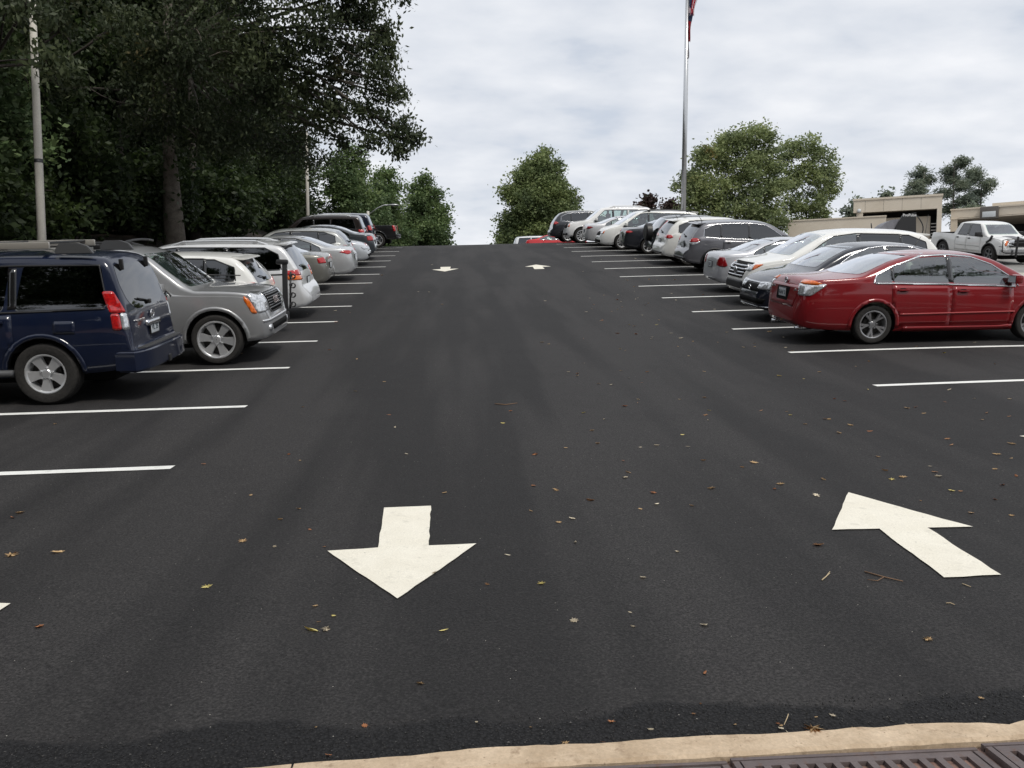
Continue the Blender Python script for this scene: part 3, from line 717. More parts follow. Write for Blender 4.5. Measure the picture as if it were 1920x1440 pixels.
        if 'bed' not in T and T is not T_SEDAN or T is T_SEDAN:
            hit = bvh.ray_cast(Vector((X(T['cowl']-.72), 0, 4)), Vector((0, 0, -1)))[0]
            if hit is not None: bm = bmesh.new(); box(bm, (hit.x, 0, hit.z-.14), (.03, .22, .06), bev=.012); obj('rear_view_mirror', bm, BLACK, root)
    if extra: extra(root, S, bvh, X, pm)
    return root
# ------------------------------------------------------------------ ground sheets
def sheet(name, xs, ys, zf, m, mask=None):
    XX, YY = np.meshgrid(xs, ys); ZZ = zf(XX, YY); n, k = XX.shape
    V = np.stack([XX, YY, ZZ], -1).reshape(-1, 3)
    i = np.arange((n-1)*(k-1)); r_ = i//(k-1); c = i % (k-1); a = r_*k+c
    F = np.stack([a, a+1, a+k+1, a+k], -1)
    if mask is not None:
        cxx = (XX[:-1, :-1]+XX[1:, 1:]).ravel()/2; cyy = (YY[:-1, :-1]+YY[1:, 1:]).ravel()/2; F = F[mask(cxx, cyy)]
    me = bpy.data.meshes.new(name); me.from_pydata(V.tolist(), [], F.tolist()); me.polygons.foreach_set('use_smooth', [True]*len(F))
    o = link(name, me, m); o['kind'] = 'structure'; return o
def nodes_mat(name):
    m = bpy.data.materials.new(name); m.use_nodes = True; t = m.node_tree; return m, t, t.nodes['Principled BSDF']
class NB:
    def __init__(s, t): s.t = t
    def n(s, ty, **k):
        x = s.t.nodes.new(ty)
        for a, b in k.items(): setattr(x, a, b)
        return x
    def l(s, a, b): s.t.links.new(a, b)
    def noise(s, vec, scale, det=3, rough=.5, out_=0):
        x = s.n('ShaderNodeTexNoise'); x.inputs['Scale'].default_value = scale; x.inputs['Detail'].default_value = det; x.inputs['Roughness'].default_value = rough
        s.l(vec, x.inputs['Vector']); return x.outputs[out_]
    def vor(s, vec, scale, feat='F1'):
        x = s.n('ShaderNodeTexVoronoi', feature=feat); x.inputs['Scale'].default_value = scale; s.l(vec, x.inputs['Vector']); return x
    def ramp(s, v, stops):
        x = s.n('ShaderNodeValToRGB'); e_ = x.color_ramp.elements
        while len(e_) < len(stops): e_.new(0.5)
        for q, (p, c) in zip(e_, stops): q.position = p; q.color = (*c, 1) if len(c) == 3 else c
        s.l(v, x.inputs[0]); return x.outputs[0]
    def math(s, op, a, b=None, c=None, clamp=False):
        x = s.n('ShaderNodeMath', operation=op); x.use_clamp = clamp
        for i, v in enumerate((a, b, c)):
            if v is None: continue
            if isinstance(v, (int, float)): x.inputs[i].default_value = v
            else: s.l(v, x.inputs[i])
        return x.outputs[0]
    def mix(s, f, a, b, mode='MIX'):
        x = s.n('ShaderNodeMix', data_type='RGBA', blend_type=mode)
        for i, v in ((0, f), (6, a), (7, b)):
            if isinstance(v, (int, float)): x.inputs[i].default_value = v
            elif isinstance(v, tuple): x.inputs[i].default_value = (*v, 1)
            else: s.l(v, x.inputs[i])
        return x.outputs[2]
    def mapping(s, vec, sc_, loc=(0, 0, 0)):
        x = s.n('ShaderNodeMapping'); x.inputs['Scale'].default_value = sc_; x.inputs['Location'].default_value = loc; s.l(vec, x.inputs[0]); return x.outputs[0]
def asphalt_mat():
    m, t, b = nodes_mat('asphalt_new'); q = NB(t); tc_ = q.n('ShaderNodeTexCoord').outputs['Object']
    sx_ = q.n('ShaderNodeSeparateXYZ'); q.l(tc_, sx_.inputs[0]); x, y = sx_.outputs[0], sx_.outputs[1]
    big = q.noise(tc_, .35, 4, .55); lanes = q.noise(q.mapping(tc_, (1.25, .022, 1)), 1.0, 3, .5); fine = q.noise(tc_, 72, 3, .75); med = q.noise(tc_, 4.5, 4, .6)
    base = q.ramp(lanes, [(.42, (.018, .0175, .018)), (.58, (.052, .050, .049))])
    base = q.mix(.35, base, q.ramp(big, [(.3, (.028, .0275, .028)), (.7, (.041, .039, .0385))]))
    base = q.mix(.20, base, q.ramp(med, [(.3, (.027, .0265, .027)), (.7, (.045, .043, .042))]))
    gr = q.ramp(fine, [(.30, (.22, .22, .22)), (.50, (1, 1, 1)), (.72, (2.4, 2.37, 2.33))])
    base = q.mix(.9, base, gr, 'MULTIPLY'); base = q.mix(1.0, base, (.60, .592, .60), 'MULTIPLY')
    # coarse open aggregate near the kerb with an irregular edge: distance from kerb line y = 2.97+.0..x
    wob = q.noise(q.mapping(tc_, (1.5, .8, 1)), 1.0, 4, .5); wob2 = q.noise(tc_, 14, 3, .6)
    d = q.math('SUBTRACT', y, q.math('MULTIPLY_ADD', x, KSL, KY0))
    edge = q.math('ADD', q.math('MULTIPLY_ADD', wob, .62, -.09), q.math('MULTIPLY', wob2, .06))
    k = q.math('MULTIPLY', q.math('SUBTRACT', edge, d), 26, clamp=True)
    vo = q.vor(tc_, 75); coarse = q.ramp(vo.outputs['Distance'], [(.0, (.022, .022, .023)), (.45, (.010, .010, .011)), (.8, (.003, .003, .0035))])
    base = q.mix(k, base, coarse)
    # rough patch in the left foreground
    rp = q.math('MULTIPLY', q.math('SUBTRACT', q.noise(q.mapping(tc_, (.8, .8, 1), (5, 2, 0)), 1.0, 3), .56), 9, clamp=True)
    rough = q.math('MAXIMUM', k, q.math('MULTIPLY', rp, .35))
    base = q.mix(q.math('MULTIPLY', rp, .12), base, coarse)
    # pale specks of grit
    vs_ = q.vor(tc_, 34); sp = q.math('LESS_THAN', vs_.outputs['Distance'], .085); rnd = q.n('ShaderNodeSeparateColor'); q.l(vs_.outputs['Color'], rnd.inputs[0])
    dens = q.math('MULTIPLY_ADD', q.noise(tc_, .8, 3), -.12, 1.008); sp = q.math('MULTIPLY', sp, q.math('GREATER_THAN', rnd.outputs[0], dens))
    base = q.mix(sp, base, (.36, .34, .30))
    q.l(base, b.inputs['Base Color']); b.inputs['Roughness'].default_value = .82; b.inputs['Specular IOR Level'].default_value = .30
    bp = q.n('ShaderNodeBump'); bp.inputs['Distance'].default_value = .004; bp.inputs['Strength'].default_value = .55
    hgt = q.math('ADD', q.math('MULTIPLY', fine, .8), q.math('MULTIPLY', q.math('MULTIPLY', q.math('SUBTRACT', 1.0, vo.outputs['Distance']), 3.0), rough))
    q.l(hgt, bp.inputs['Height']); q.l(bp.outputs[0], b.inputs['Normal']); return m
def stone_mat(name, c1, c2, c3=None, sc1=3, sc2=60, rough=.85, bumpd=.002, spots=None, wear=None):
    m, t, b = nodes_mat(name); q = NB(t); tc_ = q.n('ShaderNodeTexCoord').outputs['Object']
    base = q.ramp(q.noise(tc_, sc1, 5, .6), [(.3, c1), (.7, c2)])
    f = q.noise(tc_, sc2, 3, .7); base = q.mix(.35, base, q.ramp(f, [(.3, (.5, .5, .5)), (.6, (1, 1, 1)), (.75, (1.3, 1.3, 1.3))]), 'MULTIPLY')
    if c3:
        base = q.mix(q.math('MULTIPLY', q.math('SUBTRACT', q.noise(tc_, sc1*2.7, 4, .65), .58), 8, clamp=True), base, c3)
    if spots:
        vs_ = q.vor(tc_, spots[0]); base = q.mix(q.math('LESS_THAN', vs_.outputs['Distance'], spots[1]), base, spots[2])
    if wear: base = q.mix(q.math('MULTIPLY', q.math('SUBTRACT', q.noise(tc_, wear, 5, .75), .66), 14, clamp=True), base, (.20, .195, .18))
    q.l(base, b.inputs['Base Color']); b.inputs['Roughness'].default_value = rough
    bp = q.n('ShaderNodeBump'); bp.inputs['Distance'].default_value = bumpd; bp.inputs['Strength'].default_value = .6; q.l(f, bp.inputs['Height']); q.l(bp.outputs[0], b.inputs['Normal']); return m
# kerb line: asphalt edge passes (380,1440) .. (1920,1353) in the photo
ka, kb = onground(700, 1421), onground(1900, 1356)
KSL = (kb.y-ka.y)/(kb.x-ka.x); KY0 = ka.y-KSL*ka.x
print('kerb', ka, kb, KSL, KY0)
ASPH = asphalt_mat()
OLDA = stone_mat('asphalt_old', (.19, .185, .175), (.27, .262, .25), (.15, .145, .14), .6, 70)
EARTH = stone_mat('leaf_litter', (.018, .013, .009), (.036, .025, .017), (.027, .030, .012), 2.5, 40, bumpd=.03)
GRASSM = stone_mat('far_grass', (.06, .075, .03), (.09, .10, .045), None, .2, 20, bumpd=.02)
lin = np.linspace
XS = np.concatenate([[-3000, -800, -200, -90, -60, -45, -36, -30], np.arange(-26, -8.6, 1.0), [-8.6, -8.0, -6, -4, -2, 0, 2, 4, 6, 8, 10, 11.5], np.arange(13, 40, 2.0), [45, 60, 90, 200, 800, 3000]])
YS = np.concatenate([[-400, -120, -40, -15, -6, -2, 0, 1, 2], np.arange(2.5, 90, 1.0), [95, 105, 120, 150, 200, 300, 500, 900, 1700, 3000]])
sheet('ground', XS, YS, lambda X, Y: gz(X, Y)+bank(X, Y)-.06-.35*smooth((Y-95)/40.), EARTH)
FY = np.concatenate([np.arange(2.0, 8, .25), np.arange(8, 90, .5)])
def kerby(X): return KY0+KSL*X-.055*max(0., .15-X)**1.25
def lotz(X, Y): return gz(X, Y)
# new asphalt: starts at the kerb, follows it
def asphalt_sheet(name, x0, x1, nx, m, y0f, y1, dz=0):
    xs = lin(x0, x1, nx); ts = np.concatenate([lin(0, 1, 6)*.3, lin(.3, 5, 20)[1:], np.arange(5.25, y1, .5)])
    XX, TT = np.meshgrid(xs, ts); YY = np.array([[y0f(x)-.05 for x in row] for row in XX]); YY = YY + TT
    jag = (rng.random(len(xs))-.5)*.012; YY[0] += jag
    ZZ = gz(XX, YY)+dz; ZZ[0] -= .035; ZZ[1] -= .006
    n, k = XX.shape; V = np.stack([XX, YY, ZZ], -1).reshape(-1, 3); i = np.arange((n-1)*(k-1)); a = (i//(k-1))*k+i % (k-1)
    F = np.stack([a, a+1, a+k+1, a+k], -1); me = bpy.data.meshes.new(name); me.from_pydata(V.tolist(), [], F.tolist()); me.polygons.foreach_set('use_smooth', [True]*len(F))
    o = link(name, me, m); o['kind'] = 'structure'; return o
asphalt_sheet('car_park', -8.9, 12.2, 150, ASPH, kerby, 80)
asphalt_sheet('access_road', 12.2, 46, 40, OLDA, lambda x: kerby(x)+.4, 66, .002)
# gutter strip of concrete
KW = .125
CONC = stone_mat('kerb_concrete', (.44, .33, .22), (.63, .50, .36), (.33, .24, .16), 6, 60, bumpd=.004, spots=(26, .09, (.30, .22, .15)))
def gutter():
    bm = bmesh.new(); d = Vector((1, KSL)).normalized(); segs = [-9, -5.6, -3.6, -.55, 2.42, 5.4, 8.4, 12]
    for a, b in zip(segs, segs[1:]):
        a += .004; b -= .004; n = 60; top = []
        for k in range(n+1):
            x = a+(b-a)*k/n; jit = random.uniform(-.006, .006)
            y1_ = kerby(x)+random.uniform(-.005, .004)-.035*math.exp(-((x-2.02)/.07)**2)-.016*math.exp(-((x-1.55)/.05)**2)+.006*math.sin(x*9); y0_ = kerby(x)-KW+jit*.6
            z = g(x, kerby(x))+.012
            top.append([bm.verts.new((x, y1_, z)), bm.verts.new((x, y0_+.012, z+.001)), bm.verts.new((x, y0_, z-.010)), bm.verts.new((x, y0_, z-.12))])
        for p, q_ in zip(top, top[1:]):
            for i in range(3): bm.faces.new((p[i], p[i+1], q_[i+1], q_[i]))
        bm.faces.new(top[0][::-1]); bm.faces.new(top[-1])
    bmesh.ops.recalc_face_normals(bm, faces=bm.faces[:])
    o = obj('kerb', bm, CONC, None, 35); o['kind'] = 'structure'
gutter()
# near apron in front of the kerb
m_ap = stone_mat('apron_brick', (.20, .115, .09), (.28, .18, .15), (.10, .06, .05), 6, 80)
sheet('apron', lin(-12, 12, 25), lin(-8, 1.0, 14), lambda X, Y: gz(X, Y)-.02+0*X, m_ap)
def apron2():
    xs = lin(-12, 12, 49); bm = bmesh.new(); rows = []
    for x in xs: rows.append([bm.verts.new((x, y, g(x, max(y, .9))-.0165 if y > .95 else g(x, y)-.016)) for y in (.9, kerby(x)-KW-.002)])
    for p, q_ in zip(rows, rows[1:]): bm.faces.new((p[0], q_[0], q_[1], p[1]))
    o = obj('apron_edge', bm, m_ap, None, 35); o.name = 'apron'; o['kind'] = 'structure'
apron2()
# ------------------------------------------------------------------ drain grates
IRON = stone_mat('cast_iron', (.095, .075, .074), (.135, .108, .107), (.11, .065, .05), 9, 120, rough=.55, bumpd=.001)
PITM = mat('drain_pit', (.05, .028, .022), .9)
def grate(cx_, wdt, label, slots, solid=False):
    d = Vector((1, KSL, 0)).normalized(); nrm = Vector((KSL, -1, 0)).normalized()      # towards the camera
    c = Vector((cx_, kerby(cx_)-KW, 0)) + nrm*(.012); z = g(cx_, kerby(cx_)-.3)
    root = empty('drain_grate', (c.x, c.y, z+.004)); root.rotation_euler = (math.atan(0), 0, math.atan(KSL)); tag(root, label, 'drain', 'cast iron drain grates along the kerb')
    dep = .60; t_ = .03
    bm = bmesh.new()
    for cc, s_ in (((0, -.009, -.012), (wdt, .018, t_)), ((0, -dep+.012, -.012), (wdt, .024, t_)), ((-wdt/2+.012, -dep/2, -.012), (.024, dep-.048, t_)), ((wdt/2-.012, -dep/2, -.012), (.024, dep-.048, t_))): box(bm, cc, s_, bev=.003)
    obj('drain_frame', bm, IRON, root)
    bm = bmesh.new(); w_ = wdt-.06
    if solid:
        box(bm, (0, -dep/2, -.01), (w_, dep-.06, .024), bev=.004); box(bm, (0, -dep/2, .004), (w_-.05, dep-.11, .006), bev=.002)
    else:
        edge = .036; n = slots; pitch = (w_-2*edge+.03)/n; barw = .026
        for y in (-.022-edge/2, -dep+.030+edge/2): box(bm, (0, y, -.01), (w_, edge, .024), bev=.003)
        for k in range(n+1):
            x = -w_/2+edge/2+(w_-edge)*k/n; bw = edge if k in (0, n) else barw
            prism(bm, [(x-bw/2, -dep+.03+edge-.001), (x+bw/2, -dep+.03+edge-.001), (x+bw/2, -.022-edge+.001), (x-bw/2, -.022-edge+.001)], -.022, .0015 if k in (0, n) else .0012, 'Z')
    obj('grate_bars', bm, IRON, root)
    bm = bmesh.new(); box(bm, (0, -dep/2, -.17), (w_, dep-.06, .01)); 
    for cc, s_ in (((0, -.034, -.1), (w_, .006, .15)), ((0, -dep+.034, -.1), (w_, .006, .15)), ((-w_/2+.003, -dep/2, -.1), (.006, dep-.07, .15)), ((w_/2-.003, -dep/2, -.1), (.006, dep-.07, .15))): box(bm, cc, s_)
    obj('drain_pit', bm, PITM, root, 0)
# ------------------------------------------------------------------ paint on the asphalt
WHITE = stone_mat('road_paint', (.76, .72, .61), (.84, .805, .70), (.64, .61, .52), 3.5, 110, rough=.7, bumpd=.001, spots=(9, .05, (.35, .34, .31)), wear=38)
WHITEL = stone_mat('line_paint', (.74, .74, .71), (.86, .86, .83), (.60, .60, .58), 2.5, 90, rough=.7, bumpd=.001, wear=26)
def drape(name, poly, m, lift=.006, grid=.25, th=.0):
    bm = bmesh.new(); bm.faces.new([bm.verts.new((a, b, 0)) for a, b in poly])
    xs = [p[0] for p in poly]; ys = [p[1] for p in poly]
    for lo, hi, no in ((min(xs), max(xs), (1, 0, 0)), (min(ys), max(ys), (0, 1, 0))):
        n = int((hi-lo)/grid)
        for k in range(1, n+1):
            c = lo+(hi-lo)*k/(n+1); bmesh.ops.bisect_plane(bm, geom=bm.verts[:]+bm.edges[:]+bm.faces[:], plane_co=(no[0]*c, no[1]*c, 0), plane_no=no, dist=1e-5)
    bmesh.ops.triangulate(bm, faces=bm.faces[:])
    ctr = (sum(xs)/len(xs), sum(ys)/len(ys)); z0 = g(*ctr)
    for v in bm.verts:
        v.co.z = g(v.co.x, v.co.y)+lift-z0; v.co.x -= ctr[0]; v.co.y -= ctr[1]
    for f in bm.faces:
        if f.normal.z < 0: f.normal_flip()
    o = obj(name, bm, m, None, 0); o.location = (ctr[0], ctr[1], z0); return o
def wobble(poly, amp=.006, step=.12):
    o_ = []
    for i, p in enumerate(poly):
        a, b = Vector(p), Vector(poly[(i+1) % len(poly)]); n = max(1, int((b-a).length/step)); o_.append(tuple(a))
        for k in range(1, n): q = a.lerp(b, k/n); o_.append((q.x+random.uniform(-amp, amp), q.y+random.uniform(-amp, amp)))
    return o_
def gpoly(pix): return [tuple(onground(*p).xy) for p in pix]
XL, XR = -2.558, 5.432
def YLf(k): return 7.673+2.74*k
def YRf(k): return 10.273+2.74*k
LW = .115
# ------------------------------------------------------------------ the parked cars
def YLc(k): return YLf(k+.5)
def YRc(k): return YRf(k+.5)
def ax_(px, Y, py=500): return float(at(px, py, Y).x)
GRL = 'cars parked in the left row'; GRR = 'cars parked in the right row'
def hexpaint(n, c, metal=.0, rough=.4): return paint(n, c, metal, rough)
def badge_ring(root, bvh, z, r_, front=False, bar=True):
    sg = 1 if front else -1
    hit = bvh.ray_cast(Vector((5*sg, 0, z)), Vector((-sg, 0, 0)))[0]
    if hit is None: return
    bm = bmesh.new(); x = hit.x+sg*.02
    tube(bm, [(x, r_*math.cos(a), z+r_*.9*math.sin(a)) for a in lin(0, 2*math.pi, 21)], .011, 6, cap=False)
    if bar: box(bm, (x, 0, z), (.014, r_*2.5, .03), bev=.004)
    return obj('emblem', bm, CHROME, root)
def txt_on(root, bvh, s, size, y, z, m, front=False, name='badge', off=.012):
    sg = 1 if front else -1; hit, no, _, _ = bvh.ray_cast(Vector((5*sg, y, z)), Vector((-sg, 0, 0)))
    if hit is None: return
    tilt = math.atan2(no.z, abs(no.x))
    mw = Matrix.Translation(hit+no*off if no.x*sg > 0 else hit-no*off) @ Matrix.Rotation(math.pi/2*sg, 4, 'Z') @ Matrix.Rotation(math.pi/2-tilt, 4, 'X')
    return textmesh(name, s, size, m, root, mw, .004)
# --- left row, near to far
def ex_blue(root, S, bvh, X, pm):
    badge_ring(root, bvh, 1.045, .055); txt_on(root, bvh, 'PATHFINDER', .052, .42, 1.00, CHROME); txt_on(root, bvh, 'SE', .045, .52, .92, CHROME)
    dobj('chrome_handle', bvh, [(rpoly([(-.24, .90), (.24, .90), (.24, .975), (-.24, .975)], .03), 'B')], CHROME, root, off=.035, thick=.05)
    bumper_bar(root, X(.0), .38, .665, .93, pm, depth=.30, step=TRIMG, out=.075)
    bm = bmesh.new(); box(bm, (X(-.01), 0, .43), (.16, .10, .10), bev=.01); obj('tow_hitch', bm, BLACK, root)
    # roof rack: broad side beams, cast ends and crossbars
    for s_ in (1, -1):
        z = 1.975; bm = bmesh.new(); y = s_*.68
        box(bm, (X(1.85), y, z+.02), (1.75, .045, .085), bev=.012); ra = obj('roof_rack', bm, mat('rack_silver', (.42, .40, .36), .4, .5), root)
        for x in (X(.74), X(2.90)):
            bm = bmesh.new(); pts = [(x-.26, z-.09), (x-.20, z-.0), (x-.08, z+.045), (x+.14, z+.045), (x+.20, z-.04), (x+.20, z-.09)]
            prism(bm, pts, y-.035, y+.035, 'Y'); bmesh.ops.bevel(bm, geom=bm.edges[:], offset=.008, segments=2, affect='EDGES'); obj('rack_foot', bm, TRIMG, ra)
    for x in (1.15, 1.9, 2.75):
        bm = bmesh.new(); box(bm, (X(x), 0, 2.02), (.07, 1.38, .03), bev=.01); obj('crossbar', bm, BLACK, root)
    bm = bmesh.new(); bm.free()
    for y in (-.93, .93): bm = bmesh.new(); tube(bm, [(X(1.5), y, .42), (X(3.5), y, .42)], .045, 8); obj('side_step', bm, TRIMG, root)
    for y in (-.44, .44):
        h = bvh.ray_cast(Vector((-5, y, 1.70)), Vector((1, 0, 0)))[0]; bm = bmesh.new(); box(bm, h+Vector((-.02, 0, .03)), (.05, .05, .14), bev=.012); obj('glass_hinge', bm, BLACK, root)
    # fuel flap
    dobj('fuel_flap', bvh, [(rpoly([(X(.72), .90), (X(.98), .90), (X(.98), 1.06), (X(.72), 1.06)], .03), 'L')], pm, root, off=.006, thick=.006)
navy = hexpaint('paint_navy', (.004, .009, .030), .1, .35)
build_car(T_BLUE, 'parked_suv', 'dark navy blue SUV with roof rack, tail to the aisle, nearest in the left row', 'car', GRL, navy, -3.96, YLc(1), -1, sx=1.03, sz=1.055, gl=GL_DARK, glf=GL_DARK, wheel='six',
    plate=(.82, 'VL 35', 'B'), wiper=True, badge=True, extra=ex_blue, rt=.395,
    tails=[('tail_light', REDL, [(.005, 1.08), (.18, 1.08), (.20, 1.34), (.09, 1.34)], 'C'), ('tail_light', REDL, [(.09, .88), (.18, .88), (.18, 1.075), (.09, 1.075)], 'C'), ('tail_lens', CLEARL, [(-.02, .88), (.085, .88), (.085, 1.075), (.0, 1.075)], 'C')])
taupe = hexpaint('paint_taupe', (.33, .335, .34), .45, .35)
def ex_yukon(root, S, bvh, X, pm):
    dobj('grille_frame', bvh, [(rpoly([(-.50, .83), (-.40, .76), (.40, .76), (.50, .83), (.60, 1.10), (-.60, 1.10)], .06), 'F')], CHROME, root, off=.012, thick=.03)
    dobj('grille', bvh, [(rpoly([(-.46, .85), (-.37, .79), (.37, .79), (.46, .85), (.55, 1.07), (-.55, 1.07)], .05), 'F')], SEAM, root, off=.016, thick=.01)
    for k in range(6):
        z = .83+k*.042; dobj('grille_bar', bvh, [([(-.42-k*.012, z), (.42+k*.012, z), (.42+k*.012, z+.016), (-.42-k*.012, z+.016)], 'F')], ALLOYD, root, off=.028, thick=.02, grid=.1)
    txt_on(root, bvh, 'GMC', .17, 0, .935, mat('badge_red', (.45, .40, .40), .25, .6), True, 'badge', .045)
    dobj('bumper_grille', bvh, [(rpoly([(-.52, .50), (.52, .50), (.58, .60), (-.58, .60)], .03), 'F')], SEAM, root, off=.01, thick=.01)
    dobj('bumper_trim', bvh, [(rpoly([(-.86, .655), (.86, .655), (.86, .69), (-.86, .69)], .012), 'F')], ALLOY, root, off=.012, thick=.014)
    for s_ in (1, -1): dobj('fog_light', bvh, [([(s_*.68+.055*math.cos(a), .55+.05*math.sin(a)) for a in lin(0, 2*math.pi, 17)[:-1]], 'F')], CLEARL, root, off=.014, thick=.02)
    for x in (1.6, 2.7):
        z = float(S.top(x))+.05; bm = bmesh.new(); tube(bm, [(X(x), y, z+.03-.08*abs(y)**2) for y in lin(-.68, .68, 7)], .02, 6); obj('crossbar', bm, BLACK, root)
    for s_ in (0.15, -.55):
        bm = bmesh.new(); tube(bm, [(X(S.T['cowl']*S.sx)+.06-.0, s_+.55, 1.25*S.sz), (X(0)+S.T['cowl']*S.sx-.12, s_, 1.31*S.sz)], .010, 5); obj('wiper', bm, BLACK, root)
build_car(T_FULL, 'parked_suv', 'taupe grey full size SUV with chrome grille, nosed out beside the navy SUV', 'car', GRL, taupe, -2.93, YLc(2), 1, sx=1.085, sy=1.06, sz=1.045, gl=GL_MID, glf=GL_CLEAR, wheel='sixchrome', rt=.405, rails=(BLACK, .66, .06), extra=ex_yukon,
    heads=[('headlight', CLEARL, [(-.32, .80), (.05, .77), (.125, .98), (.16, 1.06), (.02, 1.085), (-.28, 1.07)], 'C'), ('turn_signal', AMBER, [(.055, .77), (.13, .77), (.21, .98), (.19, 1.05), (.135, .975)], 'C')])
whitem = hexpaint('paint_white', (.70, .70, .67), .0, .4)
build_car(T_CROSS, 'parked_car', 'white hatchback with a roof spoiler, half hidden behind the taupe SUV', 'car', GRL, hexpaint('paint_white_a', (.76, .76, .73)), ax_(521, YLc(3)), YLc(3), -1, sx=.97, sz=.96, gl=GL_DARK, wheel='five', spoiler=True, wiper=True,
    tails=[('tail_light', REDL, [(-.04, .95), (.18, .95), (.20, 1.12), (.04, 1.12)], 'C')], plate=(.75, '', 'B'))
silverw = hexpaint('paint_silver_white', (.66, .67, .68), .25, .38)
def ex_van(root, S, bvh, X, pm):
    for s_, ax in ((1, 'L'), (-1, 'R')):
        dobj('side_track', bvh, [(strip([(X(.55), 1.02), (X(1.7), 1.0)], .03), ax)], SEAM, root, off=.004, thick=0)
build_car(T_VAN, 'parked_minivan', 'silver white minivan with roof rails and red and amber tail lights', 'car', GRL, silverw, ax_(594, YLc(4)), YLc(4), -1, gl=GL_DARK, wheel='cover', rails=(ALLOY, .66, .07, (.9, 3.0)), wiper=True, extra=ex_van,
    tails=[('tail_light', REDL, [(-.10, .985), (.30, 1.0), (.32, 1.10), (-.06, 1.12)], 'C'), ('tail_lens', AMBER, [(-.10, .88), (.30, .90), (.30, .995), (-.10, .98)], 'C')], plate=(.82, '', 'B'), spoiler=True)
gold = hexpaint('paint_pewter', (.24, .235, .21), .6, .38)
build_car(T_SEDAN, 'parked_sedan', 'pewter sedan with round red tail light, parked just beyond the silver white minivan', 'car', GRL, gold, ax_(623, YLc(6)), YLc(6), -1, sx=.95, gl=GL_MID, wheel='five', det=2,
    tails=[('tail_light', REDL, [(-.16, .82), (.12, .82), (.13, .97), (-.10, .99)], 'C')], plate=(.72, '', 'B'))
silver = hexpaint('paint_silver', (.56, .57, .58), .5, .36)
build_car(T_SEDAN, 'parked_sedan', 'silver sedan with wide pointed red tail lights and a raised boot lip', 'car', GRL, silver, ax_(669, YLc(7)), YLc(7), -1, gl=GL_MID, wheel='ten',
    tails=[('tail_light', REDL, [(-.36, .93), (.02, .87), (.26, .95), (.10, 1.0), (-.2, .985)], 'C')], plate=(.74, '', 'B'))
build_car(T_CROSS, 'parked_wagon', 'silver grey estate car with arched side windows between two silver cars', 'car', GRL, hexpaint('paint_silver_b', (.54, .55, .54), .5), ax_(669, YLc(8)), YLc(8), -1, sx=1.0, sz=.92, gl=GL_DARK, wheel='five', det=2, wiper=True,
    tails=[('tail_light', REDL, [(-.04, .92), (.20, .92), (.20, 1.08), (.04, 1.08)], 'C')], plate=(.72, '', 'B'))
build_car(T_SEDAN, 'parked_sedan', 'pale silver sedan nosed out to the aisle in the left row with a chrome grille', 'car', GRL, hexpaint('paint_silver_c', (.62, .65, .68), .4), ax_(695, YLc(9)), YLc(9), 1, gl=GL_MID, wheel='five', det=2,
    heads=[('headlight', CLEARL, [(-.36, .64), (-.02, .62), (.10, .72), (-.30, .76)], 'C')], grille=[('grille_frame', CHROME, [(-.36, .54), (.36, .54), (.40, .72), (-.40, .72)], 'F'), ('bumper_grille', SEAM, [(-.5, .34), (.5, .34), (.55, .44), (-.55, .44)], 'F')])
slate = hexpaint('paint_slate', (.045, .053, .062), .25, .36)
build_car(T_SEDAN, 'parked_sedan', 'slate grey sedan with bright round red tail light, left row below the dark SUVs', 'car', GRL, slate, ax_(707, YLc(10)), YLc(10), -1, gl=GL_MID, wheel='five', det=1,
    tails=[('tail_light', REDL, [(-.16, .80), (.15, .82), (.16, .98), (-.10, 1.0)], 'C')], plate=(.72, '', 'B'))
brown = hexpaint('paint_brown', (.022, .017, .016), .3, .35)
build_car(T_SUV, 'parked_suv', 'dark brown SUV with long tinted windows and pale roof rail, left row', 'car', GRL, brown, ax_(700, YLc(11)), YLc(11), -1, sx=1.06, sz=1.0, gl=GL_DARK, wheel='five', det=1, rails=(ALLOY, .66, .05), wiper=True,
    tails=[('tail_light', REDL, [(.04, .98), (.34, 1.0), (.34, 1.15), (.10, 1.16)], 'C')], plate=(.85, '', 'B'))
build_car(T_SUV, 'parked_suv', 'black SUV between the dark brown SUV and the black pickup', 'car', GRL, hexpaint('paint_midnight', (.010, .013, .028), .3, .35), ax_(713, YLc(12)), YLc(12), -1, sx=1.04, gl=GL_DARK, wheel='five', det=1, wiper=True,
    tails=[('tail_light', REDL, [(.08, .98), (.28, 1.0), (.28, 1.22), (.12, 1.22)], 'C')], plate=(.85, '', 'B'))
blackp = hexpaint('paint_black', (.010, .010, .011), .1, .35)
def ex_pick(root, S, bvh, X, pm):
    bumper_bar(root, X(.02), .50, .66, .90, BLACK)
build_car(T_PICK, 'parked_pickup', 'black pickup truck with tail to the aisle, farthest in the left row at the crest', 'truck', GRL, blackp, ax_(751, YLc(13)), YLc(13), -1, sx=.92, sy=.95, sz=.90, gl=GL_DARK, wheel='five', det=1, extra=ex_pick, rt=.38,
    tails=[('tail_light', REDL, [(.02, .92), (.18, .92), (.20, 1.24), (.06, 1.24)], 'C')])
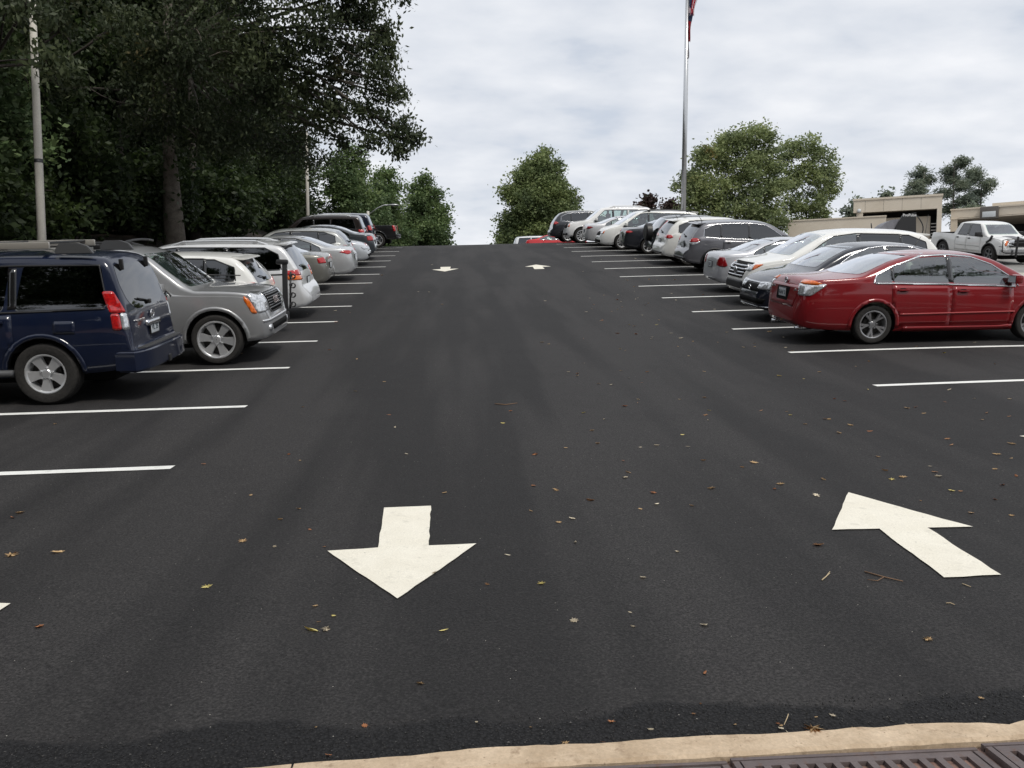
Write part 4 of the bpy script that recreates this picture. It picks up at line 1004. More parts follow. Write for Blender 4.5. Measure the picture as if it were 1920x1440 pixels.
# --- right row, near to far
redp = hexpaint('paint_red', (.215, .006, .010), .1, .36)
def ex_red(root, S, bvh, X, pm):
    badge_ring(root, bvh, 1.035, .05); txt_on(root, bvh, '2.5 S', .055, -.48, .90, CHROME); txt_on(root, bvh, 'ALTIMA', .045, .48, .90, CHROME)
    dobj('boot_lid', bvh, [(rpoly([(-.50, .62), (.50, .62), (.60, .98), (-.60, .98)], .05), 'B')], pm, root, off=.010, thick=.02)
    dobj('plate_recess', bvh, [(rpoly([(-.24, .70), (.24, .70), (.27, .93), (-.27, .93)], .04), 'B')], SEAM, root, off=.0125, thick=0)
    for s_, ax in ((1, 'L'), (-1, 'R')):
        dobj('door_moulding', bvh, [(strip([(X(1.67), .50), (X(3.64), .515)], .022), ax)], hexpaint('paint_red_light', (.42, .06, .06)), root, off=.016, thick=.012)
        dobj('side_skirt', bvh, [([(X(1.75), .21), (X(3.62), .21), (X(3.62), .30), (X(3.4), .275), (X(1.75), .285)], ax)], pm, root, off=.022, thick=.03)
    for y in (-.52, .52): bm = bmesh.new(); tube(bm, [(X(.06), y, .25), (X(.35), y, .26)], .035, 12); obj('exhaust', bm, CHROME, root)
build_car(T_RED, 'parked_sedan', 'shiny dark red sedan with chrome edged windows, nearest in the right row', 'car', GRR, redp, 5.80, YRc(1), 1, sx=1.02, sz=1.035, gl=GL_CLEAR, wheel='split', trim='chrome', seatm=CLOTHL, extra=ex_red, plate=(.80, 'RAV 2', 'B'), rt=.33,
    tails=[('tail_light', AMBER, [(-.20, .985), (.14, .965), (.20, .99), (.06, 1.035), (-.16, 1.04)], 'C'), ('tail_lens', CLEARL, [(-.17, .80), (.05, .795), (.22, .93), (.26, .975), (.19, .985), (.13, .96), (-.20, .98)], 'C')])
midn = hexpaint('paint_midnight_b', (.008, .010, .020), .1, .33)
def ex_cross(root, S, bvh, X, pm):
    badge_ring(root, bvh, .66, .05, True, False)
    for s_, ax in ((1, 'L'), (-1, 'R')): pass
build_car(T_SEDAN, 'parked_car', 'midnight blue fastback with pale chrome lip under its nose, behind the dark red sedan', 'car', GRR, midn, ax_(1401, YRc(2), 560), YRc(2), -1, sx=1.03, sy=1.03, sz=1.06, gl=GL_MID, glf=GL_CLEAR, wheel='ten', trim='chrome', extra=ex_cross, antenna=True,
    heads=[('headlight', CLEARL, [(-.36, .62), (-.04, .61), (.10, .72), (-.02, .76), (-.32, .745)], 'C')],
    grille=[('grille', SEAM, [(-.46, .56), (.46, .56), (.50, .70), (-.50, .70)], 'F'), ('grille_bar', CHROME, [(-.52, .71), (.52, .71), (.55, .745), (-.55, .745)], 'F'), ('bumper_grille', SEAM, [(-.6, .34), (.6, .34), (.66, .44), (-.66, .44)], 'F'), ('bumper_trim', CHROME, [(-.70, .265), (.70, .265), (.70, .29), (-.70, .29)], 'F')])
cream = hexpaint('paint_cream', (.82, .82, .79), .0, .38)
def ex_cream(root, S, bvh, X, pm):
    for k in range(4):
        z = .66+k*.075; dobj('grille_bar', bvh, [([(-.48, z), (.48, z), (.50, z+.035), (-.50, z+.035)], 'F')], CHROME, root, off=.022, thick=.03, grid=.1)
    bm = bmesh.new(); hit = bvh.ray_cast(Vector((5, 0, .79)), Vector((-1, 0, 0)))[0]
    if hit:
        lathe(bm, [(.001, .03), (.08, .028), (.095, .01), (.095, 0)], 20, 'X', (hit.x+.03, 0, .79)); obj('emblem', bm, CHROME, root)
build_car(T_CROSS, 'parked_suv', 'cream white crossover nosed out with chrome barred grille and orange side lamps', 'car', GRR, cream, ax_(1374, YRc(3), 520), YRc(3), -1, sx=1.06, sy=1.02, sz=1.02, gl=GL_DARK, glf=GL_CLEAR, wheel='ten', spoiler=True, extra=ex_cream, antenna=False,
    heads=[('headlight', CLEARL, [(-.30, .80), (-.06, .79), (-.02, .93), (-.28, .93)], 'C'), ('turn_signal', AMBER, [(-.05, .80), (.06, .86), (.20, .955), (-.01, .94)], 'C')],
    grille=[('grille', SEAM, [(-.50, .62), (.50, .62), (.56, .97), (-.56, .97)], 'F'), ('bumper_grille', BLACK, [(-.62, .38), (.62, .38), (.54, .56), (-.54, .56)], 'F')])
build_car(T_SEDAN, 'parked_sedan', 'silver compact sedan with dark red tail lights, right row beside the cream crossover', 'car', GRR, hexpaint('paint_silver_d', (.58, .59, .62), .45), ax_(1329, YRc(4), 500), YRc(4), 1, sx=.93, sy=.97, sz=.97, gl=GL_CLEAR, wheel='five',
    tails=[('tail_light', mat('red_lens_dark', (.22, .006, .01), .12, 0, 1.0), [(-.26, .74), (.04, .70), (.12, .74), (.02, .96), (-.20, .98)], 'C')], plate=(.74, 'LU 3', 'B'))
gun = hexpaint('paint_gunmetal', (.15, .15, .165), .5, .35)
def ex_rogue(root, S, bvh, X, pm): badge_ring(root, bvh, .98, .05)
build_car(T_CROSS, 'parked_suv', 'gunmetal grey crossover with chrome window line and long red and clear tail lights', 'car', GRR, gun, ax_(1271, YRc(6), 480), YRc(6), 1, sx=1.0, sy=.98, gl=GL_DARK, wheel='ten', trim='chrome', spoiler=True, cladding=True, dark_lower=.42, wiper=True, extra=ex_rogue, antenna=True,
    tails=[('tail_light', REDL, [(-.10, .99), (.20, 1.0), (.30, 1.06), (.18, 1.14), (.0, 1.12)], 'C'), ('tail_lens', CLEARL, [(-.08, .92), (.14, .91), (.28, .985), (.29, 1.04), (.2, .99), (-.10, .98)], 'C')], plate=(.84, '', 'B'))
build_car(T_CROSS, 'parked_suv', 'white crossover with black bumper base and wide dark red tail light, right row', 'car', GRR, hexpaint('paint_white_b', (.74, .74, .71), .0), ax_(1229, YRc(7), 470), YRc(7), 1, sx=1.02, gl=GL_DARK, wheel='ten', spoiler=True, wiper=True, dark_lower=.40, antenna=True,
    tails=[('tail_light', REDL, [(-.26, 1.0), (.16, .96), (.26, 1.02), (.16, 1.09), (-.06, 1.09)], 'C')], plate=(.84, '', 'B'))
def ex_crv(root, S, bvh, X, pm):
    hb, ty, ri_ = wheel_parts('dark', .36, .22); bm = bmesh.new(); x = X(.13)-.16
    lathe(bm, [(.02, -.13), (.30, -.13), (.355, -.09), (.36, .0), (.36, .12)], 32, 'X', (x, -.05, 1.0)); bmesh.ops.recalc_face_normals(bm, faces=bm.faces[:]); obj('spare_wheel_cover', bm, BLACK, root)
build_car(T_CROSS, 'parked_suv', 'dark green grey SUV carrying a black covered spare wheel on its tail', 'car', GRR, hexpaint('paint_pine', (.022, .028, .032), .15), ax_(1214, YRc(8), 460), YRc(8), 1, sx=.96, sy=.96, sz=.99, gl=GL_MID, wheel='six', extra=ex_crv, det=1, cladding=True,
    tails=[('tail_light', REDL, [(.05, 1.12), (.20, 1.12), (.36, 1.54), (.27, 1.54)], 'C')])
build_car(T_SEDAN, 'parked_sedan', 'dark graphite sedan with a thin red tail light left of the spare wheel SUV', 'car', GRR, hexpaint('paint_graphite', (.022, .024, .031), .2), ax_(1164, YRc(9), 460), YRc(9), 1, gl=GL_MID, wheel='five', det=1,
    tails=[('tail_light', REDL, [(-.26, .89), (.04, .87), (.20, .92), (.10, .97), (-.2, .97)], 'C')], plate=(.72, '', 'B'))
build_car(T_VAN, 'parked_wagon', 'long cream wagon with black roof rails nosed out, right row', 'car', GRR, hexpaint('paint_cream_b', (.80, .80, .77), .0), ax_(1119, YRc(10), 440), YRc(10), -1, sx=1.0, sy=.96, sz=1.0, gl=GL_MID, wheel='ten', det=1, rails=(BLACK, .64, .06), spoiler=True,
    heads=[('headlight', CLEARL, [(-.40, .72), (-.12, .70), (-.10, .85), (-.34, .86)], 'C'), ('turn_signal', AMBER, [(-.11, .70), (-.02, .74), (.0, .86), (-.09, .86)], 'C')],
    grille=[('grille', SEAM, [(-.40, .62), (.40, .62), (.44, .80), (-.44, .80)], 'F'), ('bumper_grille', SEAM, [(-.6, .32), (.6, .32), (.6, .44), (-.6, .44)], 'F')])
build_car(T_SEDAN, 'parked_coupe', 'pale silver coupe with a high flat tail between two white cars', 'car', GRR, hexpaint('paint_silver_e', (.56, .56, .57), .4), ax_(1094, YRc(11), 440), YRc(11), 1, sx=.95, sz=.97, gl=GL_CLEAR, wheel='five', det=1,
    tails=[('tail_light', MATS['red_lens_dark'], [(-.26, .86), (.04, .86), (.20, .93), (.06, .98), (-.2, .98)], 'C')], plate=(.72, '', 'B'))
build_car(T_SUV, 'parked_suv', 'white SUV with white roof rack and amber front lamps nosed out near the crest', 'car', GRR, hexpaint('paint_white_c', (.80, .80, .79)), ax_(1058, YRc(12), 430), YRc(12), -1, sx=1.06, sz=1.03, gl=GL_CLEAR, wheel='ten', det=1, rails=(hexpaint('paint_white_c', (.7, .7, .68)), .64, .07), dark_lower=.46,
    heads=[('headlight', CLEARL, [(-.30, .84), (-.14, .83), (-.14, 1.0), (-.28, 1.0)], 'C'), ('turn_signal', AMBER, [(-.135, .83), (.02, .82), (-.02, .98), (-.135, 1.0)], 'C')], grille=[('grille', SEAM, [(-.5, .76), (.5, .76), (.56, 1.0), (-.56, 1.0)], 'F')])
build_car(T_CROSS, 'parked_suv', 'charcoal SUV with pale roof rail and red tail light, farthest right at the crest', 'car', GRR, hexpaint('paint_charcoal', (.03, .033, .04), .4), ax_(1029, YRc(13), 430), YRc(13), 1, gl=GL_DARK, wheel='ten', det=1, trim='chrome', rails=(whitem, .62, .05), dark_lower=.5, cladding=True,
    tails=[('tail_light', REDL, [(-.12, 1.0), (.16, .98), (.30, 1.06), (.16, 1.14), (.0, 1.14)], 'C')])
build_car(T_SEDAN, 'parked_car', 'bright red car showing only its roof and windows beyond the crest', 'car', 'cars beyond the crest', hexpaint('paint_bright_red', (.55, .02, .025)), ax_(984, 60.5, 450), 60.5, 1, gl=GL_CLEAR, wheel='five', det=1, trim='none')
build_car(T_SUV, 'parked_suv', 'pale silver SUV roof peeking over the crest left of the bright red car', 'car', 'cars beyond the crest', hexpaint('paint_silver_f', (.50, .52, .54), .4), ax_(956, 64.5, 450), 64.5, 1, gl=GL_DARK, wheel='five', det=1)
# --- across the access road
tp = at(1853, 489, 38.4)
def ex_truck(root, S, bvh, X, pm):
    x = S.L/2
    bm = bmesh.new()
    for y in (-.42, .42): box(bm, (x+.16, y, .86), (.07, .08, .95), bev=.015)
    for z in (.56, .86, 1.04, 1.22): tube(bm, [(x+.13, -.9, z), (x+.17, -.45, z), (x+.17, .45, z), (x+.13, .9, z)], .022, 6)
    for s_ in (1, -1):
        tube(bm, [(x+.13, s_*.9, .56), (x+.05, s_*1.04, .62), (x+.03, s_*1.06, 1.16), (x+.13, s_*.9, 1.22)], .025, 6)
        tube(bm, [(x+.05, s_*1.04, .86), (x-.2, s_*1.05, .86)], .018, 6)
    obj('grille_guard', bm, BLACK, root)
    bumper_bar(root, x-.04, .46, .74, .99, CHROME, front=True)
    for s_ in (1, -1):
        bm = bmesh.new(); tube(bm, [(X(4.62), s_*.97, 1.0), (X(4.86), s_*.985, 1.12), (X(4.98), s_*.975, 1.32)], .055, 8); obj('fender_snorkel', bm, BLACK, root)
    for s_, ax in ((1, 'L'), (-1, 'R')): dobj('door_moulding', bvh, [(strip([(X(2.3), .78), (X(4.15), .78)], .035), ax)], mat('trim_pale', (.45, .45, .43), .5), root, off=.012, thick=.012)
    dobj('hood_stripe', bvh, [([(X(4.7), -.28), (X(5.6), -.24), (X(5.6), .24), (X(4.7), .28)], 'T')], mat('stripe_grey', (.12, .12, .13), .5), root, off=.005, thick=.004)
th_t = R(-88)
cfx = tp + Vector((-math.cos(th_t)*1.87*1.0, -math.sin(th_t)*1.87, 0)) + Vector((-math.sin(th_t), math.cos(th_t), 0))*.9
build_car(T_PICK, 'parked_pickup', 'dirty white crew cab pickup with a black grille guard, by the beige parking deck', 'truck', None, hexpaint('paint_white_d', (.76, .76, .74)), 0, 0, 1, sx=1.0, sz=1.02, gl=GL_DARK, glf=GL_DARK, wheel='dark', det=2, handles='black', cladding=True, rt=.43, extra=ex_truck, center=(cfx.x, cfx.y, th_t),
    heads=[('headlight', CLEARL, [(-.36, .88), (-.12, .86), (-.14, 1.10), (-.34, 1.12)], 'C'), ('turn_signal', AMBER, [(-.115, .86), (-.02, .87), (-.04, 1.08), (-.135, 1.10)], 'C')], grille=[('grille', SEAM, [(-.62, .80), (.62, .80), (.62, 1.12), (-.62, 1.12)], 'F')])
p_ = at(1876, 495, 26.0); p_.x += .75
build_car(T_SEDAN, 'parked_sedan', 'grey blue car mostly hidden by the front of the dark red sedan', 'car', None, hexpaint('paint_mist', (.34, .37, .42), .4), 0, 0, 1, gl=GL_MID, det=1, center=(p_.x-2.41, p_.y, 0))
p_ = at(1778, 428, 54.0)
build_car(T_SEDAN, 'parked_sedan', 'white car seen only as a roof behind the bed of the white pickup', 'car', None, whitem, 0, 0, 1, gl=GL_MID, det=1, center=(p_.x+.3, p_.y, 0))
# bike rack on the hitch of the white hatchback
def bike_rack():
    Y = YLc(3); x = ax_(548, Y, 560); root = empty('bike_rack', (x-.14, Y, g(x, Y))); tag(root, 'black folded hitch bike rack standing upright behind the white hatchback', 'bike rack')
    bm = bmesh.new(); box(bm, (0, 0, .86), (.10, .09, 1.16), bev=.02); box(bm, (-.05, 0, 1.42), (.24, .14, .10), bev=.04); obj('mast', bm, BLACK, root)
    bm = bmesh.new(); tube(bm, [(-.9, 0, .42), (.05, 0, .42)], .035, 8); box(bm, (0, 0, .34), (.14, .14, .16), bev=.02); obj('hitch_arm', bm, BLACK, root)
    for s_ in (0.0,):
        bm = bmesh.new(); tube(bm, [(.10, -.02, .48), (.12, -.02, 1.22)], .02, 8); ar = obj('folding_arm', bm, BLACK, root)
        for k in range(4):
            z = .56+k*.19; bm = bmesh.new(); tube(bm, [(.17+.045*math.cos(a), -.05, z+.045*math.sin(a)) for a in lin(0, 2*math.pi, 15)], .016, 6, cap=False); box(bm, (.12, -.03, z+.01), (.06, .06, .05), bev=.01)
            obj('cradle', bm, BLACK, ar)
bike_rack()
# ------------------------------------------------------------------ vegetation
def leafmat(name, c1, c2, c3=None, autumn=None, rough=.55, clump=.9):
    m, t, b = nodes_mat(name); q = NB(t); geo = q.n('ShaderNodeNewGeometry'); rnd = geo.outputs['Random Per Island']
    tc_ = q.n('ShaderNodeTexCoord').outputs['Object']
    base = q.ramp(rnd, [(0, c1), (.55, c2), (1, c3 or c2)])
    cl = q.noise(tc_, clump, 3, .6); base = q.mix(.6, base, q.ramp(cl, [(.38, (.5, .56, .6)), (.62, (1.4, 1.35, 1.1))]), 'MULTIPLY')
    if autumn:
        f = q.math('MULTIPLY', q.math('SUBTRACT', q.noise(tc_, clump*.8, 2), autumn[1]), 10, clamp=True)
        base = q.mix(q.math('MULTIPLY', f, q.math('GREATER_THAN', rnd, .45)), base, autumn[0])
    q.l(base, b.inputs['Base Color']); b.inputs['Roughness'].default_value = rough; b.inputs['Specular IOR Level'].default_value = .35
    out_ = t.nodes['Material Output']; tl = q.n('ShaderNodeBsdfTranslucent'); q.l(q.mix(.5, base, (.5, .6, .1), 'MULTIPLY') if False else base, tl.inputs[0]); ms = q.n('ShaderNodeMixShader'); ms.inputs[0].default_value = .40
    q.l(b.outputs[0], ms.inputs[1]); q.l(tl.outputs[0], ms.inputs[2]); q.l(ms.outputs[0], out_.inputs[0]); return m
BARK = stone_mat('bark', (.085, .070, .056), (.16, .14, .115), (.03, .025, .02), 6, 35, bumpd=.02)
BARKD = stone_mat('bark_dark', (.030, .025, .021), (.060, .050, .042), None, 6, 35, bumpd=.02)
def crown_mesh(name, blobs, leaf, m, rs, droop=.25, hollow=.5):
    """blobs: (cx,cy,cz, rx,ry,rz, clusters, leaves per cluster, cluster radius)"""
    P = []
    for (cx_, cy_, cz_, rx, ry, rz, nc, nl, cr) in blobs:
        d = rs.normal(size=(nc, 3)); d /= np.linalg.norm(d, axis=1)[:, None]
        rad = (hollow + (1-hollow)*rs.random(nc))[:, None]
        c = d*rad*np.array([rx, ry, rz]) + np.array([cx_, cy_, cz_])
        crs = cr*(.6+.8*rs.random(nc))
        q = rs.normal(size=(nc, nl, 3))*np.array([.55, .55, .38])*crs[:, None, None]
        P.append((c[:, None, :]+q).reshape(-1, 3))
    P = np.concatenate(P); n = len(P)
    az = rs.random(n)*2*np.pi; el = rs.normal(-droop, .5, n)
    a = np.stack([np.cos(az)*np.cos(el), np.sin(az)*np.cos(el), np.sin(el)], 1)
    u = rs.normal(size=(n, 3)); b = np.cross(a, u); b /= np.linalg.norm(b, axis=1)[:, None]
    s = leaf[0]*(.6+.8*rs.random(n))[:, None]; wv = leaf[1]/leaf[0]
    V = np.stack([P-a*s*.5, P+b*s*wv*.5, P+a*s*.5, P-b*s*wv*.5], 1).reshape(-1, 3)
    me = bpy.data.meshes.new(name); me.vertices.add(4*n); me.vertices.foreach_set('co', V.astype('f').ravel())
    me.loops.add(4*n); me.loops.foreach_set('vertex_index', np.arange(4*n, dtype='i')); me.polygons.add(n)
    me.polygons.foreach_set('loop_start', np.arange(0, 4*n, 4, dtype='i')); me.update(calc_edges=True); me.materials.append(m); return me
def limb(bm, p0, p1, r0, r1, rs, bend=.12, n=5):
    p0, p1 = Vector(p0), Vector(p1); L_ = (p1-p0).length; pts = []
    o1 = Vector(rs.normal(size=3)*L_*bend*.5)
    for k in range(n+1):
        t_ = k/n; pts.append(p0.lerp(p1, t_)+o1*math.sin(math.pi*t_)+Vector((0, 0, L_*bend*.4*math.sin(math.pi*t_))))
    tube(bm, pts, [r0+(r1-r0)*k/n for k in range(n+1)], 7 if r0 > .05 else 5); return pts
def tree_meshes(name, H, tr, blobs, leaf, m, bark, seed, trunk_top=None, twigs=3, lean=(0, 0), **k):
    rs = np.random.default_rng(seed); bm = bmesh.new(); top = trunk_top or H*.8; pts = []
    ox, oy = rs.normal(size=2)*.12
    for i in range(9):
        t_ = i/8; pts.append(Vector((lean[0]*t_*t_+ox*math.sin(t_*5), lean[1]*t_*t_+oy*math.sin(t_*4), top*t_-.3*(i == 0))))
    rr = [tr*(1.45 if i == 0 else 1.12 if i == 1 else 1-.75*i/8) for i in range(9)]
    tube(bm, pts, rr, 12)
    for (cx_, cy_, cz_, rx, ry, rz, nc, nl, cr) in blobs:
        zt = min(max(cz_-max(math.hypot(cx_, cy_), .5)*.75, top*.25 if top < 14 else top*.5), top*.98); i = min(7, int(zt/top*8)); f = zt/top*8-i
        s0 = pts[i].lerp(pts[i+1], f); r0 = max(tr*.12, rr[i]*.42)
        lp = limb(bm, s0, (cx_, cy_, cz_), r0, r0*.35, rs)
        for j in range(twigs):
            d = rs.normal(size=3); d /= np.linalg.norm(d); limb(bm, lp[-2] if j % 2 else lp[-1], (cx_+d[0]*rx*.8, cy_+d[1]*ry*.8, cz_+d[2]*rz*.7), r0*.35, .012, rs, .15, 4)
    sharpen(bm, 60); tm = bpy.data.meshes.new('trunk'); bm.to_mesh(tm); bm.free(); tm.materials.append(bark)
    cm = crown_mesh('crown', blobs, leaf, m, rs, **k); return tm, cm
def put_tree(name, meshes, loc, label, cat='tree', group=None, rot=0.0, s=1.0):
    r_ = empty(name, loc); r_.rotation_euler.z = rot; r_.scale = (s, s, s) if not isinstance(s, tuple) else s; tag(r_, label, cat, group)
    link('trunk', meshes[0], None, r_); link('crown', meshes[1], None, r_); return r_
def rblobs(rs, H, Rw, zlo, n, dens, cr, flat=1.0):
    B = []; n = int(n*1.3)
    for i in range(n):
        z = zlo+(H-zlo)*(i+.5)/n; t_ = (z-zlo)/(H-zlo); w_ = Rw*math.sin(math.pi*min(.97, .18+t_*.80))**.7
        a = i*2.4+rs.random(); d = w_*(.45+.2*rs.random()); rr = max(.8, w_*(.46+.2*rs.random()))
        B.append((d*math.cos(a), d*math.sin(a), z, rr, rr, rr*.75*flat, int(dens*rr*rr), 42, cr))
    B.append((0, 0, (zlo+H)/2, Rw*.55, Rw*.55, (H-zlo)*.42, int(dens*Rw*Rw*.8), 42, cr)); return B
def gb(X, Y): return g(X, Y)+float(bank(np.array(X), np.array(Y)))

LM_OAK = leafmat('leaf_oak', (.044, .060, .030), (.070, .090, .044), (.105, .125, .066), ((.15, .11, .04), .63), clump=.35)
LM_FOR = leafmat('leaf_forest', (.022, .036, .014), (.038, .060, .021), (.060, .090, .031), clump=.3)
LM_MAP = leafmat('leaf_maple', (.13, .175, .075), (.18, .23, .10), (.24, .28, .13), ((.22, .08, .03), .66), clump=.35)
LM_OLV = leafmat('leaf_olive', (.17, .215, .10), (.235, .285, .14), (.31, .35, .18), ((.24, .16, .05), .66), clump=.4)
LM_MID = leafmat('leaf_mid', (.085, .135, .055), (.13, .19, .08), (.18, .235, .105), clump=.4)
LM_FAR_HAZED = leafmat('leaf_far_hazed', (.15, .19, .15), (.20, .235, .185), (.25, .28, .225), clump=.3)  # distance haze put into the leaf colour as a paler grey green
LM_DRK = leafmat('leaf_maroon', (.045, .028, .028), (.07, .042, .038), (.055, .060, .035), clump=.4)

# the big oak leaning over the left row; crown lobes follow its outline
OY = 31.0; base = at(330, 445, 31.5); base.z = gb(base.x, base.y)
def lobe(px, py, rpx, Y, dens=13, ry=None, cr=.55, rzf=.8, nl=62):
    p = at(px, py, Y)-base; r_ = rpx/1550*Y; return (p.x, p.y, p.z, r_, ry or r_*1.1, r_*rzf, max(6, int(dens*r_*r_)), nl, cr)
ob = []
for (px, py, rp, Y) in [(660, 30, 62, 29), (700, 95, 46, 28), (725, 60, 26, 28), (715, 150, 44, 28), (745, 185, 24, 28), (690, 205, 42, 28.5), (735, 235, 34, 28), (772, 262, 22, 28), (755, 282, 18, 28), (700, 262, 26, 28.5),
    (640, 120, 60, 29), (600, 60, 70, 28), (560, 150, 75, 29), (620, 200, 52, 29), (580, 235, 52, 30), (640, 262, 26, 30), (520, 60, 80, 28), (500, 190, 80, 29), (440, 110, 90, 28), (420, 230, 80, 30), (480, 262, 62, 31), (540, 290, 48, 31), (590, 300, 30, 31),
    (350, 60, 95, 27), (330, 170, 85, 28), (270, 90, 70, 27), (370, 260, 60, 29), (280, 230, 60, 29), (600, -60, 110, 28), (450, -60, 120, 28), (300, -60, 100, 27), (700, -30, 70, 28), (640, -120, 120, 28), (440, -160, 130, 28)]:
    edge = px > 600
    ob.append(lobe(px, py, rp, Y, dens=24 if edge else 15, cr=.36 if edge else .52))
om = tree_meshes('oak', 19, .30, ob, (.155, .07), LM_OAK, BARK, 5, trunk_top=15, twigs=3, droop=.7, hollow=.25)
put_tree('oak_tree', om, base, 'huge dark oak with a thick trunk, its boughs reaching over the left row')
# nearer oak boughs at the top left, behind the lamp post
base2 = at(60, 440, 27); base2 = Vector((base2.x-3.5, 27, gb(base2.x-3.5, 27)))
_b = base; base = base2
ob2 = [lobe(px, py, rp, Y, dens=16, cr=.5) for (px, py, rp, Y) in [(40, 30, 75, 24), (110, 60, 42, 24), (30, 130, 55, 24), (110, 150, 36, 25), (50, 10, 26, 18), (92, 118, 16, 18.2), (-60, 80, 110, 25), (60, 210, 36, 25), (0, -60, 110, 24), (130, -40, 70, 24), (240, 170, 50, 27), (230, 40, 38, 27), (150, 250, 50, 28), (-80, 200, 90, 26), (20, 260, 60, 28)]]
om2 = tree_meshes('oak', 16, .24, ob2, (.15, .066), LM_OAK, BARKD, 6, trunk_top=12, twigs=3, droop=.7, hollow=.25)
put_tree('oak_tree', om2, base2, 'dark drooping oak at the top left edge with sky showing through its leaves'); base = _b
# woodland behind: shared meshes, individual trees
rs0 = np.random.default_rng(3); FV = []
for v in range(4):
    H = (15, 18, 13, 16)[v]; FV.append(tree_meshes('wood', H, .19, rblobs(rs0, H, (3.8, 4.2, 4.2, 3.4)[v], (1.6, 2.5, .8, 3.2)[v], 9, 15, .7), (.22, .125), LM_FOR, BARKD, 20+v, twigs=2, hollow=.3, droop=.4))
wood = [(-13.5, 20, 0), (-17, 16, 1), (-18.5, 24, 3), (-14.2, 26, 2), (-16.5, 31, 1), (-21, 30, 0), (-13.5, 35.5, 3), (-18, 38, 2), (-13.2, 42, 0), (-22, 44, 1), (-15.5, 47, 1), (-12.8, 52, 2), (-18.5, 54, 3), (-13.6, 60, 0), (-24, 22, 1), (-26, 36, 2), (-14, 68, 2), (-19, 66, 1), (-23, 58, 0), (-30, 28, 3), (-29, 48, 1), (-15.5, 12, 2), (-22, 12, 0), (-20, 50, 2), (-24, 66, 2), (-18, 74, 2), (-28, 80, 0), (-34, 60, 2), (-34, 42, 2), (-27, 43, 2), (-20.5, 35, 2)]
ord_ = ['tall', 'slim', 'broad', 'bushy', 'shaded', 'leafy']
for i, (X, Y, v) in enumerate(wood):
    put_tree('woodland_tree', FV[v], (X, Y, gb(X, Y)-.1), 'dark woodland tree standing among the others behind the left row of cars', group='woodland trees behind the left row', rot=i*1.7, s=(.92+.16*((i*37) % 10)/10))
# far-left bright low branch tree by the lamp post
SM = tree_meshes('small', 5.5, .08, rblobs(rs0, 5.2, 1.9, 1.2, 6, 14, .42), (.17, .10), LM_MID, BARKD, 31, twigs=2, droop=.2)
p = at(30, 350, 23.5); put_tree('young_tree', SM, (p.x-.6, 23.5, gb(p.x, 23.5)+.4), 'young bright green tree at the left edge behind the lamp post', rot=1)
# slim bare trunks in front of the woodland
for (px, py, Y, r_, lab) in [(365, 432, 36, .20, 'slender dark trunked tree just right of the thick oak trunk'), (270, 430, 38, .15, 'slender dark trunked tree left of the thick oak trunk')]:
    p = at(px, py, Y); tmm = tree_meshes('slim', 14, r_, rblobs(rs0, 14, 2.8, 7.5, 5, 9, .7), (.3, .16), LM_FOR, BARKD, int(px), twigs=2)
    put_tree('slim_tree', tmm, (p.x, Y, gb(p.x, Y)), lab)
# undergrowth on the bank
def shrub_mesh(seed, R_, H, m, leaf=(.2, .11)):
    rs = np.random.default_rng(seed); B = [(rs.normal()*R_*.5, rs.normal()*R_*.5, H*(.35+.4*rs.random()), R_*.6, R_*.6, H*.38, 26, 34, .38) for _ in range(7)]
    bm = bmesh.new()
    for b in B: limb(bm, (0, 0, 0), b[:3], .035, .01, rs, .2)
    tm = bpy.data.meshes.new('stem'); bm.to_mesh(tm); bm.free(); tm.materials.append(BARKD); return tm, crown_mesh('foliage', B, leaf, m, rs)
SH = [shrub_mesh(40+i, 1.5, (2.6, 3.6)[i % 2], LM_FOR) for i in range(3)]
k = 0
for (X, Y) in [(-12.4, 23), (-12.6, 29), (-13.2, 33), (-12.2, 38.5), (-11.8, 44), (-11.6, 48.5), (-11.2, 53), (-11.4, 58), (-11, 63), (-14.6, 18), (-16, 22), (-15, 28.5), (-12, 50.8), (-11.3, 66), (-12.6, 71), (-17, 35), (-15.4, 41), (-19, 33), (-21, 38), (-23.5, 33), (-18.5, 45), (-26, 30), (-20, 27.5), (-24, 40), (-16.8, 50), (-17.5, 57), (-10.9, 36), (-10.6, 39.5), (-11.2, 32.5), (-10.7, 42.5), (-13.4, 36.5)]:
    tm, cmh = SH[k % 3]; r_ = empty('shrub', (X, Y, gb(X, Y)-.1)); r_.rotation_euler.z = k*2.1; r_.scale = (1+.1*(k % 4),)*3; tag(r_, 'leafy green shrub growing at the foot of the woodland behind the left row', 'shrub', 'shrubs at the edge of the woodland')
    link('stem', tm, None, r_); link('foliage', cmh, None, r_); k += 1
# mid distance trees, at the crest
def px_tree(name, px0, px1, py0, Y, m, seed, label, zlo=.12, n=9, dens=10, leaf=(.22, .12), cr=.55, group=None, trunk=.22, basez=None, hollow=.4, extra_lobes=None, bark=BARKD):
    a, b = at(px0, py0, Y), at(px1, py0, Y); X = (a.x+b.x)/2; Rw = (b.x-a.x)/2; z0 = gb(X, Y) if basez is None else basez; H = a.z-z0
    rs = np.random.default_rng(seed); B = rblobs(rs, H*.97, Rw, H*zlo, n, dens, cr)
    mm = tree_meshes('t', H, trunk, B, leaf, m, bark, seed, twigs=3, hollow=hollow, trunk_top=H*.75)
    return put_tree(name, mm, (X, Y, z0), label, group=group)
px_tree('round_tree', 936, 1084, 276, 92, LM_MAP, 51, 'rounded green maple with a reddish top in the middle of the horizon', zlo=.04, n=17, dens=26, leaf=(.28, .19), cr=.7)
px_tree('leafy_tree', 738, 850, 330, 84, LM_MID, 52, 'bright green tree beyond the crest at the end of the left row', zlo=.02, n=13, dens=24, leaf=(.26, .17), cr=.65)
